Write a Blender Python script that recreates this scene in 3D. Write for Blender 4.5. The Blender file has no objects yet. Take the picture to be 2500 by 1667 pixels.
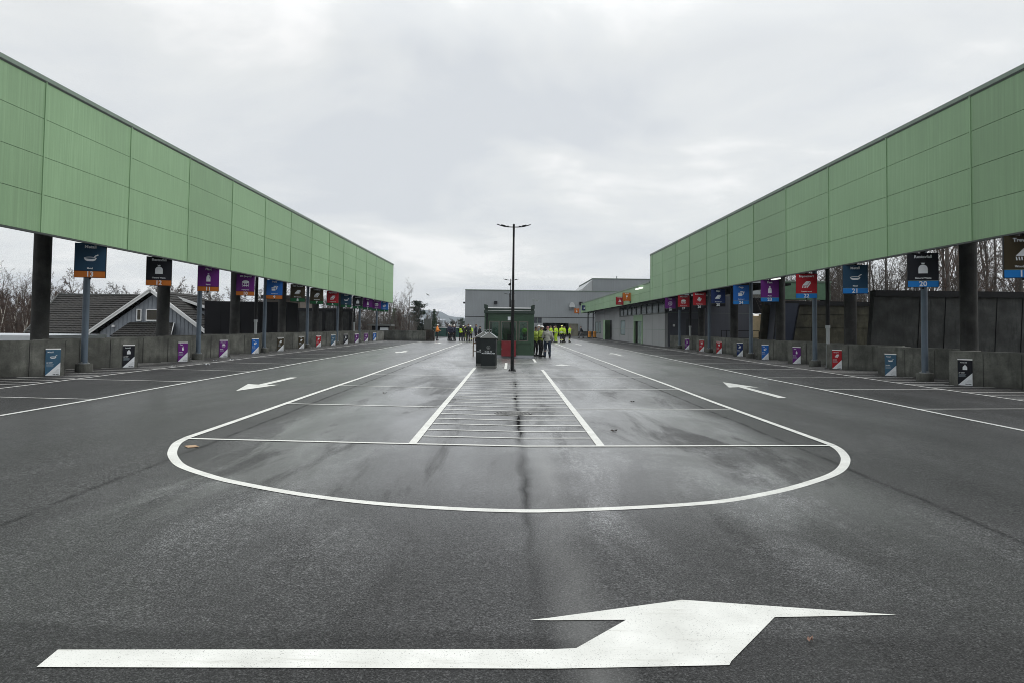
import bpy, bmesh, math, random
from mathutils import Vector, Matrix
R = math.radians
sc = bpy.context.scene
COL = sc.collection
random.seed(7)

# ------------------------------------------------------------------ camera
EYE = 1.753
cam_d = bpy.data.cameras.new('camera')
cam = bpy.data.objects.new('camera', cam_d); COL.objects.link(cam)
cam_d.sensor_fit = 'HORIZONTAL'; cam_d.sensor_width = 36.0
cam_d.lens = 36.0 * 1733 / 2500
cam_d.shift_y = -104.5 / 2500
cam_d.clip_start = 0.1; cam_d.clip_end = 12000
cam.matrix_world = (Matrix.Translation((0, 0, EYE)) @ Matrix.Rotation(-0.0036, 4, 'Z')
                    @ Matrix.Rotation(R(90) + 0.0392, 4, 'X') @ Matrix.Rotation(0.012, 4, 'Z'))
sc.camera = cam

# ------------------------------------------------------------------ sky and sun
SUN_EL, SUN_AZ = R(40), R(78)          # azimuth measured from +Y towards +X
world = bpy.data.worlds.new('World'); sc.world = world; world.use_nodes = True
nt = world.node_tree; nt.nodes.clear()
N = nt.nodes.new; L = nt.links.new
out = N('ShaderNodeOutputWorld'); mixs = N('ShaderNodeMixShader')
bg_sky = N('ShaderNodeBackground'); bg_cl = N('ShaderNodeBackground')
sky = N('ShaderNodeTexSky'); sky.sky_type = 'NISHITA'; sky.sun_disc = False
sky.sun_elevation = SUN_EL; sky.sun_rotation = SUN_AZ
L(sky.outputs[0], bg_sky.inputs[0]); bg_sky.inputs[1].default_value = 0.10
tc = N('ShaderNodeTexCoord'); mp = N('ShaderNodeMapping')
L(tc.outputs['Generated'], mp.inputs[0])
# project the direction on a flat cloud deck: xy / (z + c)
sep = N('ShaderNodeSeparateXYZ'); L(tc.outputs['Generated'], sep.inputs[0])
def M_(op, a, b=None, clamp=False):
    n = N('ShaderNodeMath'); n.operation = op; n.use_clamp = clamp
    for i, v in enumerate((a, b)):
        if v is None: continue
        if isinstance(v, (int, float)): n.inputs[i].default_value = v
        else: L(v, n.inputs[i])
    return n.outputs[0]
zc = M_('MAXIMUM', sep.outputs[2], 0.0)
den = M_('ADD', zc, 0.16)
px = M_('DIVIDE', sep.outputs[0], den); py = M_('DIVIDE', sep.outputs[1], den)
comb = N('ShaderNodeCombineXYZ'); L(px, comb.inputs[0]); L(py, comb.inputs[1]); comb.inputs[2].default_value = 3.7
n1 = N('ShaderNodeTexNoise'); n1.inputs['Scale'].default_value = 1.15; n1.inputs['Detail'].default_value = 9
n1.inputs['Roughness'].default_value = 0.56; n1.inputs['Distortion'].default_value = 0.35
L(comb.outputs[0], n1.inputs['Vector'])
cr = N('ShaderNodeValToRGB'); L(n1.outputs[0], cr.inputs[0])
e = cr.color_ramp.elements
e[0].position = 0.38; e[0].color = (0.735, 0.765, 0.795, 1)
e[1].position = 0.66; e[1].color = (1.03, 1.03, 1.02, 1)
m = e.new(0.46); m.color = (0.80, 0.825, 0.84, 1)
m = e.new(0.55); m.color = (0.855, 0.875, 0.875, 1)
# a real overcast sky is two to three times brighter overhead than near the horizon
b1 = M_('SUBTRACT', zc, 0.36); b2 = M_('MULTIPLY', b1, 3.2, True); b3 = M_('MULTIPLY', b2, 0.6); b4 = M_('ADD', b3, 1.0)
L(cr.outputs[0], bg_cl.inputs[0]); L(b4, bg_cl.inputs[1])
L(bg_sky.outputs[0], mixs.inputs[1]); L(bg_cl.outputs[0], mixs.inputs[2]); mixs.inputs[0].default_value = 0.93
L(mixs.outputs[0], out.inputs[0])

sun_d = bpy.data.lights.new('sun', 'SUN'); sun_d.energy = 1.3; sun_d.angle = R(30); sun_d.color = (1, 0.97, 0.93)
sun = bpy.data.objects.new('sun', sun_d); COL.objects.link(sun)
sd = Vector((math.sin(SUN_AZ) * math.cos(SUN_EL), math.cos(SUN_AZ) * math.cos(SUN_EL), math.sin(SUN_EL)))
sun.rotation_euler = sd.to_track_quat('Z', 'Y').to_euler()
sc.cycles.filter_width = 0.95
sc.view_settings.view_transform = 'Standard'; sc.view_settings.look = 'None'
sc.view_settings.exposure = 0.0; sc.view_settings.gamma = 1.0; sc.view_settings.use_curve_mapping = False

# ------------------------------------------------------------------ material helpers
class NT:
    def __init__(s, name):
        s.m = bpy.data.materials.new(name); s.m.use_nodes = True
        s.t = s.m.node_tree; s.b = s.t.nodes['Principled BSDF']
    def n(s, typ, **kw):
        o = s.t.nodes.new(typ)
        for k, v in kw.items(): setattr(o, k, v)
        return o
    def l(s, a, b): s.t.links.new(a, b)
    def obj(s): return s.n('ShaderNodeTexCoord').outputs['Object']
    def geo(s): return s.n('ShaderNodeNewGeometry').outputs['Position']
    def map(s, vec, scale=(1, 1, 1), loc=(0, 0, 0), rot=(0, 0, 0)):
        o = s.n('ShaderNodeMapping'); s.l(vec, o.inputs[0])
        o.inputs['Scale'].default_value = scale; o.inputs['Location'].default_value = loc; o.inputs['Rotation'].default_value = rot
        return o.outputs[0]
    def noise(s, vec, scale, detail=3, rough=0.5, dist=0.0):
        o = s.n('ShaderNodeTexNoise'); s.l(vec, o.inputs['Vector'])
        o.inputs['Scale'].default_value = scale; o.inputs['Detail'].default_value = detail
        o.inputs['Roughness'].default_value = rough; o.inputs['Distortion'].default_value = dist
        return o.outputs[0]
    def ramp(s, f, stops):
        o = s.n('ShaderNodeValToRGB'); s.l(f, o.inputs[0]); e = o.color_ramp.elements
        while len(e) < len(stops): e.new(0.5)
        for i, (p, c) in enumerate(stops):
            e[i].position = p
            e[i].color = (c, c, c, 1) if isinstance(c, (int, float)) else (*c, 1)
        return o.outputs[0]
    def mix(s, f, a, b, mode='MIX'):
        o = s.n('ShaderNodeMix', data_type='RGBA', blend_type=mode)
        for i, v in ((0, f), (6, a), (7, b)):
            if isinstance(v, (int, float)): o.inputs[i].default_value = v if i == 0 else (v, v, v, 1)
            elif isinstance(v, tuple): o.inputs[i].default_value = (*v, 1)
            else: s.l(v, o.inputs[i])
        return o.outputs[2]
    def math(s, op, a, b=None, c=None, clamp=False):
        o = s.n('ShaderNodeMath', operation=op, use_clamp=clamp)
        for i, v in enumerate((a, b, c)):
            if v is None: continue
            if isinstance(v, (int, float)): o.inputs[i].default_value = v
            else: s.l(v, o.inputs[i])
        return o.outputs[0]
    def set(s, **kw):
        for k, v in kw.items():
            i = s.b.inputs[k.replace('_', ' ')]
            if isinstance(v, (int, float)): i.default_value = v
            elif isinstance(v, tuple): i.default_value = (*v, 1) if len(v) == 3 else v
            else: s.l(v, i)
    def bump(s, h, strength=0.3, dist=0.02):
        o = s.n('ShaderNodeBump'); o.inputs['Strength'].default_value = strength; o.inputs['Distance'].default_value = dist
        s.l(h, o.inputs['Height']); s.l(o.outputs[0], s.b.inputs['Normal'])

def plain(name, col, rough=0.6, metal=0.0, var=0.12, scale=3.0, bump=0.0, bscale=40, spec=0.5):
    t = NT(name); t.b.inputs['Specular IOR Level'].default_value = spec; v = t.obj()
    f = t.noise(v, scale, 5, 0.6)
    lo = tuple(c * (1 - var) for c in col); hi = tuple(min(1, c * (1 + var)) for c in col)
    t.set(Base_Color=t.ramp(f, [(0.3, lo), (0.7, hi)]), Roughness=rough, Metallic=metal)
    if bump: t.bump(t.noise(v, bscale, 4), bump)
    return t.m
MAT = {}
def mat(name, *a, **k):
    if name not in MAT: MAT[name] = plain(name, *a, **k)
    return MAT[name]

# asphalt
def make_asphalt():
    t = NT('asphalt'); v = t.geo(); sp = t.n('ShaderNodeSeparateXYZ'); t.l(v, sp.inputs[0])
    x, y = sp.outputs[0], sp.outputs[1]
    fine = t.noise(v, 95, 3, 0.65)
    grit = t.n('ShaderNodeTexVoronoi'); t.l(v, grit.inputs['Vector']); grit.inputs['Scale'].default_value = 105
    wob = t.noise(v, 0.9, 3)
    wx = t.math('ADD', x, t.math('MULTIPLY', t.math('SUBTRACT', wob, 0.5), 0.12))
    ax = t.math('ABSOLUTE', wx)
    # paving joints along the lanes
    j = t.math('ABSOLUTE', t.math('SUBTRACT', ax, 4.22))
    joint = t.math('SUBTRACT', 1.0, t.math('MULTIPLY', j, 17, None, True), None, True)
    jn = t.noise(v, 2.3, 4); joint = t.math('MULTIPLY', joint, t.math('ADD', 0.45, t.math('MULTIPLY', t.math('SUBTRACT', jn, 0.4), 4, None, True), None, True))
    inner = t.math('MULTIPLY', t.math('SUBTRACT', 4.3, ax), 1.2, None, True)      # 1 inside the middle strip
    # long soft wet stretches running along the lanes
    wetn = t.noise(t.map(v, (0.42, 0.13, 1)), 1.6, 4, 0.55, 0.6)
    wet = t.math('MULTIPLY', t.math('SUBTRACT', wetn, 0.42), 6, None, True)
    wet = t.math('MULTIPLY', wet, t.math('ADD', t.math('MULTIPLY', inner, 0.85), 0.15))
    far = t.math('MULTIPLY', t.math('SUBTRACT', y, 7.0), 0.09, None, True)
    wet = t.math('MULTIPLY', wet, t.math('ADD', t.math('MULTIPLY', far, 0.7), 0.3))
    # damp band on the left of the gully
    gx = t.math('SUBTRACT', t.math('ADD', x, t.math('MULTIPLY', t.math('SUBTRACT', t.noise(v, 1.4, 4), 0.5), 0.18)), 0.2)
    gul = t.math('SUBTRACT', 1.0, t.math('MULTIPLY', t.math('ABSOLUTE', gx), t.math('SUBTRACT', 17, t.math('MULTIPLY', t.math('MULTIPLY', t.math('SUBTRACT', y, 5), 0.25, None, True), 8)), None, True), None, True)
    gp = t.math('MULTIPLY', t.math('SUBTRACT', t.noise(t.map(v, (1, 0.2, 1)), 1.1, 3), 0.36), 5, None, True)
    gul = t.math('MULTIPLY', t.math('MULTIPLY', gul, gp), t.math('ADD', 0.35, t.math('MULTIPLY', t.math('SUBTRACT', y, 5.5), 0.3, None, True)))
    pale_streak = t.math('SUBTRACT', 1.0, t.math('MULTIPLY', t.math('ABSOLUTE', t.math('SUBTRACT', gx, 0.28)), 4.5, None, True), None, True)
    pale_streak = t.math('MULTIPLY', pale_streak, t.math('MULTIPLY', t.math('SUBTRACT', t.noise(t.map(v, (1, 0.4, 1)), 0.8, 5), 0.34), 4, None, True))  # paler streak just right of the gully
    near = t.math('SUBTRACT', 1.0, t.math('MULTIPLY', t.math('SUBTRACT', t.math('ADD', y, t.math('MULTIPLY', t.math('SUBTRACT', t.noise(v, 0.7, 4), 0.5), 0.4)), 4.05), 9, None, True), None, True)
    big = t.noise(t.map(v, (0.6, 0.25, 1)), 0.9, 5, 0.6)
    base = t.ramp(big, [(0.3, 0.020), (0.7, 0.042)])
    glare_noise = t.noise(t.map(v, (0.75, 0.28, 1), loc=(3.1, 1.7, 0)), 0.95, 5, 0.62, 0.7)
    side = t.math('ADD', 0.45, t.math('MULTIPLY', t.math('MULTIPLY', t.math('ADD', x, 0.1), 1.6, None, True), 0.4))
    dry = t.math('MULTIPLY', t.math('MULTIPLY', t.math('SUBTRACT', glare_noise, 0.45), 5.0, None, True), t.math('MULTIPLY', t.math('ADD', t.math('MULTIPLY', inner, 0.85), 0.15), side))
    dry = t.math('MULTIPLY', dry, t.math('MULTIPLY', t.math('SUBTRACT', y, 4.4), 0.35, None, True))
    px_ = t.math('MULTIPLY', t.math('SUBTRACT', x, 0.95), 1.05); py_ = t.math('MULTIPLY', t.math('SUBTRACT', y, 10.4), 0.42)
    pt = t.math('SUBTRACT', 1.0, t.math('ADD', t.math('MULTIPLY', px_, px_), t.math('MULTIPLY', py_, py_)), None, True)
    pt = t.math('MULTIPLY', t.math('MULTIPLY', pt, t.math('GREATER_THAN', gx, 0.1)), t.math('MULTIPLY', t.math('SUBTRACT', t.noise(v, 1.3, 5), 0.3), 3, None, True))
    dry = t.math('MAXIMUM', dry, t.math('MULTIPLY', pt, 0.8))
    base = t.mix(t.math('MULTIPLY', dry, 0.75), base, (0.24, 0.243, 0.247))  # sky glare off the wet middle strip, painted into the base colour
    base = t.mix(t.math('MULTIPLY', t.math('MULTIPLY', t.math('SUBTRACT', y, 16.0), 0.05, None, True), t.math('MULTIPLY', inner, t.math('MULTIPLY', t.math('SUBTRACT', t.noise(t.map(v, (0.5, 0.16, 1)), 1.5, 5), 0.33), 2.2, None, True))), base, (0.21, 0.213, 0.215))  # far middle strip lightened: its wet glare is put into the base colour
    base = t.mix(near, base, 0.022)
    sp1 = t.ramp(t.noise(v, 78, 3, 0.75), [(0.38, 0.12), (0.5, 0.8), (0.62, 3.4)])
    sp3 = t.ramp(t.noise(v, 20, 3, 0.7), [(0.34, 0.45), (0.5, 0.95), (0.66, 1.9)])
    sp4 = t.ramp(t.noise(v, 7.5, 4, 0.75), [(0.34, 0.6), (0.5, 1.0), (0.66, 1.5)])
    sp2 = t.ramp(grit.outputs['Distance'], [(0.15, 1.35), (0.7, 0.55)])
    base = t.mix(1.0, base, sp1, 'MULTIPLY'); base = t.mix(0.5, base, sp3, 'MULTIPLY'); base = t.mix(0.35, base, sp4, 'MULTIPLY'); base = t.mix(0.8, base, sp2, 'MULTIPLY')
    # thin wandering cracks
    ck = t.n('ShaderNodeTexVoronoi', feature='DISTANCE_TO_EDGE'); t.l(t.map(v, (0.55, 0.3, 1)), ck.inputs['Vector']); ck.inputs['Scale'].default_value = 0.55
    dv = t.n('ShaderNodeVectorMath', operation='ADD'); nz = t.n('ShaderNodeTexNoise'); t.l(v, nz.inputs['Vector']); nz.inputs['Scale'].default_value = 1.3; nz.inputs['Detail'].default_value = 5
    t.l(t.map(v, (0.55, 0.3, 1)), dv.inputs[0]); t.l(nz.outputs['Color'], dv.inputs[1]); t.l(dv.outputs[0], ck.inputs['Vector'])
    crk = t.math('MULTIPLY', t.math('SUBTRACT', 1.0, t.math('MULTIPLY', ck.outputs[0], 130, None, True), None, True), t.math('MULTIPLY', t.math('SUBTRACT', t.noise(v, 0.5, 2), 0.52), 8, None, True))
    base = t.mix(t.math('MULTIPLY', crk, 0.6), base, 0.01)
    base = t.mix(t.math('MULTIPLY', joint, 0.6), base, 0.010)
    base = t.mix(t.math('MULTIPLY', gul, 0.65), base, 0.012)
    base = t.mix(t.math('MULTIPLY', pale_streak, 0.6), base, (0.19, 0.19, 0.185))
    rg = t.ramp(t.noise(v, 60, 2), [(0.35, 0.5), (0.65, 0.8)])
    rg = t.mix(wet, rg, 0.24); ff = t.math('MULTIPLY', t.math('MULTIPLY', t.math('SUBTRACT', y, 24.0), 0.05, None, True), t.math('ADD', t.math('MULTIPLY', inner, 0.5), 0.3)); rg = t.mix(ff, rg, 0.18)
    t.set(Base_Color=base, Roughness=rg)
    # thin film of water: strongest in the middle strip, weaker in the lanes, almost none in the bays
    lane = t.math('MULTIPLY', t.math('SUBTRACT', 9.2, ax), 1.2, None, True)
    fn = t.noise(t.map(v, (0.62, 0.13, 1), loc=(7.3, 2.2, 0)), 1.15, 6, 0.62, 0.5)
    film_in = t.math('MULTIPLY', inner, t.math('ADD', 0.24, t.math('MULTIPLY', t.math('SUBTRACT', fn, 0.395), 11.0, None, True)), None, True)
    film_in = t.math('MAXIMUM', film_in, t.math('MULTIPLY', pt, 1.1, None, True))
    film_ln = t.math('MULTIPLY', lane, t.math('ADD', 0.1, t.math('MULTIPLY', t.math('MULTIPLY', t.math('SUBTRACT', y, 8.0), 0.03, None, True), 1.3), None, True))
    film_in = t.math('ADD', film_in, t.math('MULTIPLY', inner, t.math('MULTIPLY', t.math('SUBTRACT', y, 16), 0.03, None, True)), None, True)
    film = t.math('MAXIMUM', film_in, film_ln)
    film = t.math('MULTIPLY', film, t.math('SUBTRACT', 1.0, t.math('MULTIPLY', gul, 0.8)))
    film = t.math('MULTIPLY', film, t.math('SUBTRACT', 1.0, t.math('MULTIPLY', joint, 0.8)))
    film = t.math('MULTIPLY', film, t.math('SUBTRACT', 1.0, t.math('MULTIPLY', near, 0.7)))
    fine2 = t.mix(1.0, t.ramp(t.noise(v, 85, 3, 0.75), [(0.40, 0.0), (0.56, 1.0)]), t.ramp(t.noise(v, 34, 4, 0.8), [(0.36, 0.55), (0.6, 1.0)]), 'MULTIPLY')
    film = t.math('MULTIPLY', film, t.mix(t.math('MULTIPLY', t.math('SUBTRACT', y, 5.0), 0.19, None, True), fine2, 1.0))
    film = t.math('MULTIPLY', film, t.math('ADD', 0.22, t.math('MULTIPLY', t.math('SUBTRACT', y, 5.4), 0.33, None, True), None, True))
    t.set(Coat_Weight=film, Coat_Roughness=t.ramp(fn, [(0.35, 0.48), (0.62, 0.30)])); t.b.inputs['Coat IOR'].default_value = 1.75
    t.l(t.math('MULTIPLY', t.math('SUBTRACT', 0.33, t.math('MULTIPLY', t.math('MAXIMUM', gul, t.math('MULTIPLY', joint, 0.6)), 0.32)), 1.0), t.b.inputs['Specular IOR Level'])
    hh = t.math('ADD', t.math('MULTIPLY', fine, 0.6), t.math('MULTIPLY', t.math('SUBTRACT', 1, grit.outputs['Distance']), 0.5))
    bp = t.n('ShaderNodeBump'); bp.inputs['Distance'].default_value = 0.009
    t.l(t.math('MULTIPLY', t.math('ADD', 0.5, t.math('MULTIPLY', near, 0.35)), t.math('SUBTRACT', 1.0, t.math('MULTIPLY', t.math('MAXIMUM', wet, ff), 0.8))), bp.inputs['Strength'])
    t.l(hh, bp.inputs['Height']); t.l(bp.outputs[0], t.b.inputs['Normal'])
    return t.m
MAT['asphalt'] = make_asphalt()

def make_paint():
    t = NT('road_paint'); v = t.geo()
    f = t.noise(v, 120, 3, 0.75); g = t.noise(v, 1.6, 4); tr_ = t.noise(t.map(v, (1.2, 9, 1), rot=(0, 0, 0.5)), 1.4, 5, 0.7)
    hole = t.math('MULTIPLY', t.math('SUBTRACT', f, t.math('ADD', 0.64, t.math('MULTIPLY', g, -0.07))), 14, None, True)
    c = t.ramp(t.noise(v, 3.5, 5), [(0.3, (0.66, 0.66, 0.62)), (0.7, (0.82, 0.82, 0.78))])
    c = t.mix(t.math('MULTIPLY', t.math('SUBTRACT', tr_, 0.55), 3.5, None, True), c, (0.50, 0.49, 0.44)); t.set(Base_Color=t.mix(hole, c, 0.09), Roughness=0.6); t.bump(f, 0.4, 0.004)
    return t.m
MAT['paint'] = make_paint()

def make_thin_paint():
    t = NT('worn_road_paint'); v = t.geo()
    f = t.noise(v, 40, 4, 0.7); g = t.noise(v, 1.2, 4)
    hole = t.math('MULTIPLY', t.math('SUBTRACT', t.math('ADD', f, t.math('MULTIPLY', g, 0.25)), 0.69), 9, None, True)
    t.set(Base_Color=t.mix(hole, (0.7, 0.7, 0.67), 0.08), Roughness=0.65)
    return t.m
MAT['paint2'] = make_thin_paint()

def make_concrete(name, base, stain=0.5):
    t = NT(name); v = t.geo()
    a = t.noise(v, 1.3, 6, 0.65); b = t.noise(t.map(v, (3, 3, 0.5)), 2.2, 5, 0.6); c = t.noise(v, 30, 4)
    col = t.ramp(a, [(0.32, tuple(x * 0.55 for x in base)), (0.5, base), (0.68, tuple(x * 1.7 for x in base))])
    spz = t.n('ShaderNodeSeparateXYZ'); t.l(v, spz.inputs[0]); spl = t.math('MULTIPLY', t.math('SUBTRACT', 1.0, t.math('MULTIPLY', t.math('SUBTRACT', spz.outputs[2], t.math('MULTIPLY', b, 0.45)), 5.0, None, True), None, True), 0.5)
    col = t.mix(t.math('MULTIPLY', t.math('SUBTRACT', b, 0.5), 4 * stain, None, True), col, tuple(x * 0.45 for x in base))
    col = t.mix(0.35, col, t.ramp(c, [(0.3, 0.6), (0.7, 1.25)]), 'MULTIPLY'); col = t.mix(spl, col, tuple(x * 0.3 for x in base))
    t.set(Base_Color=col, Roughness=0.88); t.bump(c, 0.35, 0.01)
    return t.m
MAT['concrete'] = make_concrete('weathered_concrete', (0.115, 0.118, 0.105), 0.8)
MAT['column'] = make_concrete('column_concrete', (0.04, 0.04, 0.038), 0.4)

def make_green(name, base, spec=0.5):
    t = NT(name); v = t.geo()
    streak = t.noise(t.map(v, (5, 5, 0.12)), 2.6, 5, 0.6)
    blot = t.noise(v, 0.35, 4); fine = t.noise(t.map(v, (30, 30, 0.4)), 3, 2)
    k = t.math('ADD', t.math('MULTIPLY', streak, 0.7), t.math('MULTIPLY', blot, 0.3))
    hi = tuple(min(1, c * 1.16 + 0.025) for c in base); lo = tuple(c * 0.86 for c in base)
    oi = t.n('ShaderNodeObjectInfo'); col = t.ramp(k, [(0.35, lo), (0.52, base), (0.72, hi)])
    col = t.mix(1.0, col, t.ramp(oi.outputs['Random'], [(0.0, 0.90), (1.0, 1.08)]), 'MULTIPLY')
    w = t.n('ShaderNodeTexWave', wave_type='BANDS', bands_direction='Y'); t.l(v, w.inputs['Vector']); w.inputs['Scale'].default_value = 4.5
    t.set(Base_Color=col, Roughness=t.ramp(streak, [(0.3, 0.5), (0.7, 0.62)]))
    t.b.inputs['Specular IOR Level'].default_value = spec
    h = t.math('ADD', t.math('MULTIPLY', w.outputs[1], 0.5), t.math('MULTIPLY', fine, 0.5)); t.bump(h, 0.10, 0.01)
    return t.m
MAT['green'] = make_green('green_sheet_metal', (0.205, 0.335, 0.185))
MAT['green_r'] = MAT['green']

def make_cladding(name, base, horiz=None, wave=8.0, direction='X', strength=0.25):
    t = NT(name); v = t.geo()
    a = t.noise(v, 0.25, 4); s = t.noise(t.map(v, (6, 6, 0.15)), 1.5, 4)
    col = t.ramp(t.math('ADD', t.math('MULTIPLY', a, 0.5), t.math('MULTIPLY', s, 0.5)), [(0.35, tuple(c * 0.88 for c in base)), (0.65, tuple(c * 1.1 for c in base))])
    w = t.n('ShaderNodeTexWave', wave_type='BANDS', bands_direction=direction); t.l(v, w.inputs['Vector']); w.inputs['Scale'].default_value = wave
    t.set(Base_Color=col, Roughness=0.55); t.bump(w.outputs[1], strength, 0.02)
    return t.m
MAT['grey_clad'] = make_cladding('grey_profiled_cladding', (0.245, 0.265, 0.275), wave=1.6)
MAT['grey_clad2'] = make_cladding('light_grey_profiled_cladding', (0.45, 0.47, 0.475), wave=1.6)
MAT['office'] = make_cladding('office_grey_panel', (0.27, 0.28, 0.285), wave=0.2, strength=0.02)
MAT['shaded_panel'] = make_cladding('shaded_office_panel', (0.06, 0.063, 0.08), wave=0.2, strength=0.02)  # office panel darkened: canopy shade on the gable is in the colour
MAT['pit'] = make_concrete('dark_pit_wall', (0.042, 0.044, 0.042), 0.9)
MAT['pit_tan'] = make_concrete('oily_pit_panel', (0.055, 0.052, 0.034), 1.0)

def make_glass(name, tint=(0.5, 0.62, 0.56), refl=0.0):
    t = NT(name); o = t.t.nodes['Material Output']
    tr = t.n('ShaderNodeBsdfTransparent'); tr.inputs[0].default_value = (*tint, 1)
    gl = t.n('ShaderNodeBsdfGlossy'); gl.inputs['Roughness'].default_value = 0.03
    fr = t.n('ShaderNodeFresnel'); fr.inputs[0].default_value = 1.5
    f = t.math('ADD', t.math('MULTIPLY', fr.outputs[0], 1.0), refl * 0.3, None, True)
    mx = t.n('ShaderNodeMixShader'); t.l(f, mx.inputs[0]); t.l(tr.outputs[0], mx.inputs[1]); t.l(gl.outputs[0], mx.inputs[2])
    t.l(mx.outputs[0], o.inputs[0]); return t.m
MAT['glass'] = make_glass('window_glass')
def make_emit(name, col, s):
    t = NT(name); t.set(Base_Color=col, Emission_Color=col, Emission_Strength=s); return t.m
MAT['tube_light'] = make_emit('lit_tube', (1, 1, 0.95), 1.1)

def make_roof():
    t = NT('concrete_roof_tile'); v = t.obj()
    sp = t.n('ShaderNodeSeparateXYZ'); t.l(t.geo(), sp.inputs[0])
    n_ = t.noise(v, 3, 5); n2 = t.noise(v, 14, 3)
    c = t.ramp(n_, [(0.3, (0.018, 0.017, 0.016)), (0.6, (0.033, 0.031, 0.028)), (0.75, (0.055, 0.05, 0.045))])
    c = t.mix(t.math('MULTIPLY', t.math('SUBTRACT', n2, 0.68), 10, None, True), c, (0.25, 0.24, 0.21))
    t.set(Base_Color=c, Roughness=0.85); t.bump(n2, 0.4, 0.02); return t.m
MAT['roof'] = make_roof()
MAT['bark'] = mat('grey_bark', (0.085, 0.075, 0.065), 0.9, var=0.4, scale=6)
MAT['twig'] = mat('brown_twig', (0.085, 0.058, 0.045), 0.9, var=0.3, scale=2)
MAT['twig2'] = mat('grey_twig', (0.085, 0.072, 0.06), 0.9, var=0.3, scale=2)
def make_birch():
    t = NT('birch_bark'); v = t.geo()
    n_ = t.noise(t.map(v, (3, 3, 9)), 1.5, 4, 0.7)
    t.set(Base_Color=t.ramp(n_, [(0.38, (0.06, 0.05, 0.045)), (0.46, (0.5, 0.48, 0.43)), (0.8, (0.65, 0.62, 0.56))]), Roughness=0.8); return t.m
MAT['birch'] = make_birch()
MAT['needle'] = mat('dark_needles', (0.030, 0.055, 0.030), 0.8, var=0.5, scale=1.2)
MAT['needle2'] = mat('green_needles', (0.05, 0.085, 0.04), 0.8, var=0.45, scale=1.2)
mat('black_steel', (0.008, 0.008, 0.009), 0.6, spec=0.25)
mat('post_steel', (0.085, 0.115, 0.15), 0.45, 0.1, var=0.15)
mat('galvanised', (0.33, 0.35, 0.36), 0.45, 0.6)
mat('dark_trim', (0.035, 0.045, 0.04), 0.5)
mat('cap_metal', (0.15, 0.20, 0.16), 0.5, 0.1)
mat('white_trim', (0.82, 0.83, 0.83), 0.5, var=0.05)
mat('white_sign', (0.66, 0.69, 0.72), 0.5, var=0.03)
mat('soffit', (0.012, 0.012, 0.012), 0.95, spec=0.1)
mat('kiosk_green', (0.023, 0.058, 0.03), 0.5, var=0.12)
mat('kiosk_dark', (0.018, 0.035, 0.026), 0.5)
mat('red_cabinet', (0.17, 0.004, 0.010), 0.45, var=0.08)
mat('wood_brown', (0.14, 0.085, 0.045), 0.6)
mat('bin_dark', (0.010, 0.014, 0.015), 0.85)
mat('bin_grey', (0.10, 0.105, 0.10), 0.8)
mat('board_grey', (0.20, 0.225, 0.25), 0.8, var=0.15, scale=2)
mat('dark_green_sheet', (0.012, 0.06, 0.048), 0.6)
mat('gravel', (0.09, 0.085, 0.07), 0.95, var=0.4, scale=0.6)
mat('skin', (0.5, 0.3, 0.22), 0.55, var=0.05)
mat('hair', (0.07, 0.045, 0.03), 0.8)
mat('black_cloth', (0.014, 0.014, 0.016), 0.85)
mat('navy_cloth', (0.02, 0.022, 0.045), 0.85)
mat('hivis', (0.50, 0.72, 0.03), 0.6, var=0.15, scale=9)
mat('hivis_dull', (0.27, 0.36, 0.04), 0.65, var=0.3, scale=9)
mat('orange_cloth', (0.75, 0.24, 0.03), 0.7, var=0.15, scale=8)
mat('grey_cloth', (0.36, 0.36, 0.32), 0.8, var=0.15, scale=8)
mat('jeans', (0.022, 0.035, 0.06), 0.85)
mat('grey_trouser', (0.12, 0.12, 0.12), 0.85)
mat('reflective', (0.62, 0.64, 0.62), 0.35)
mat('helmet_white', (0.75, 0.75, 0.74), 0.35, var=0.03)
mat('helmet_yellow', (0.75, 0.78, 0.25), 0.4, var=0.03)
mat('cap_red', (0.28, 0.12, 0.12), 0.8)
mat('boot', (0.012, 0.012, 0.012), 0.7)
SIGN = {'blue': (0.014, 0.05, 0.095), 'black': (0.010, 0.011, 0.016), 'purple': (0.115, 0.012, 0.16), 'paperblue': (0.012, 0.11, 0.40),
        'brown': (0.040, 0.030, 0.014), 'red': (0.33, 0.010, 0.018), 'navy': (0.008, 0.022, 0.095), 'orange': (0.48, 0.13, 0.02),
        'band_orange': (0.44, 0.13, 0.02), 'band_green': (0.008, 0.085, 0.030), 'band_blue': (0.012, 0.17, 0.50), 'band_black': (0.008, 0.008, 0.012)}
for k, c in SIGN.items(): mat('sign_' + k, c, 0.6, var=0.06, spec=0.2)

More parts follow.
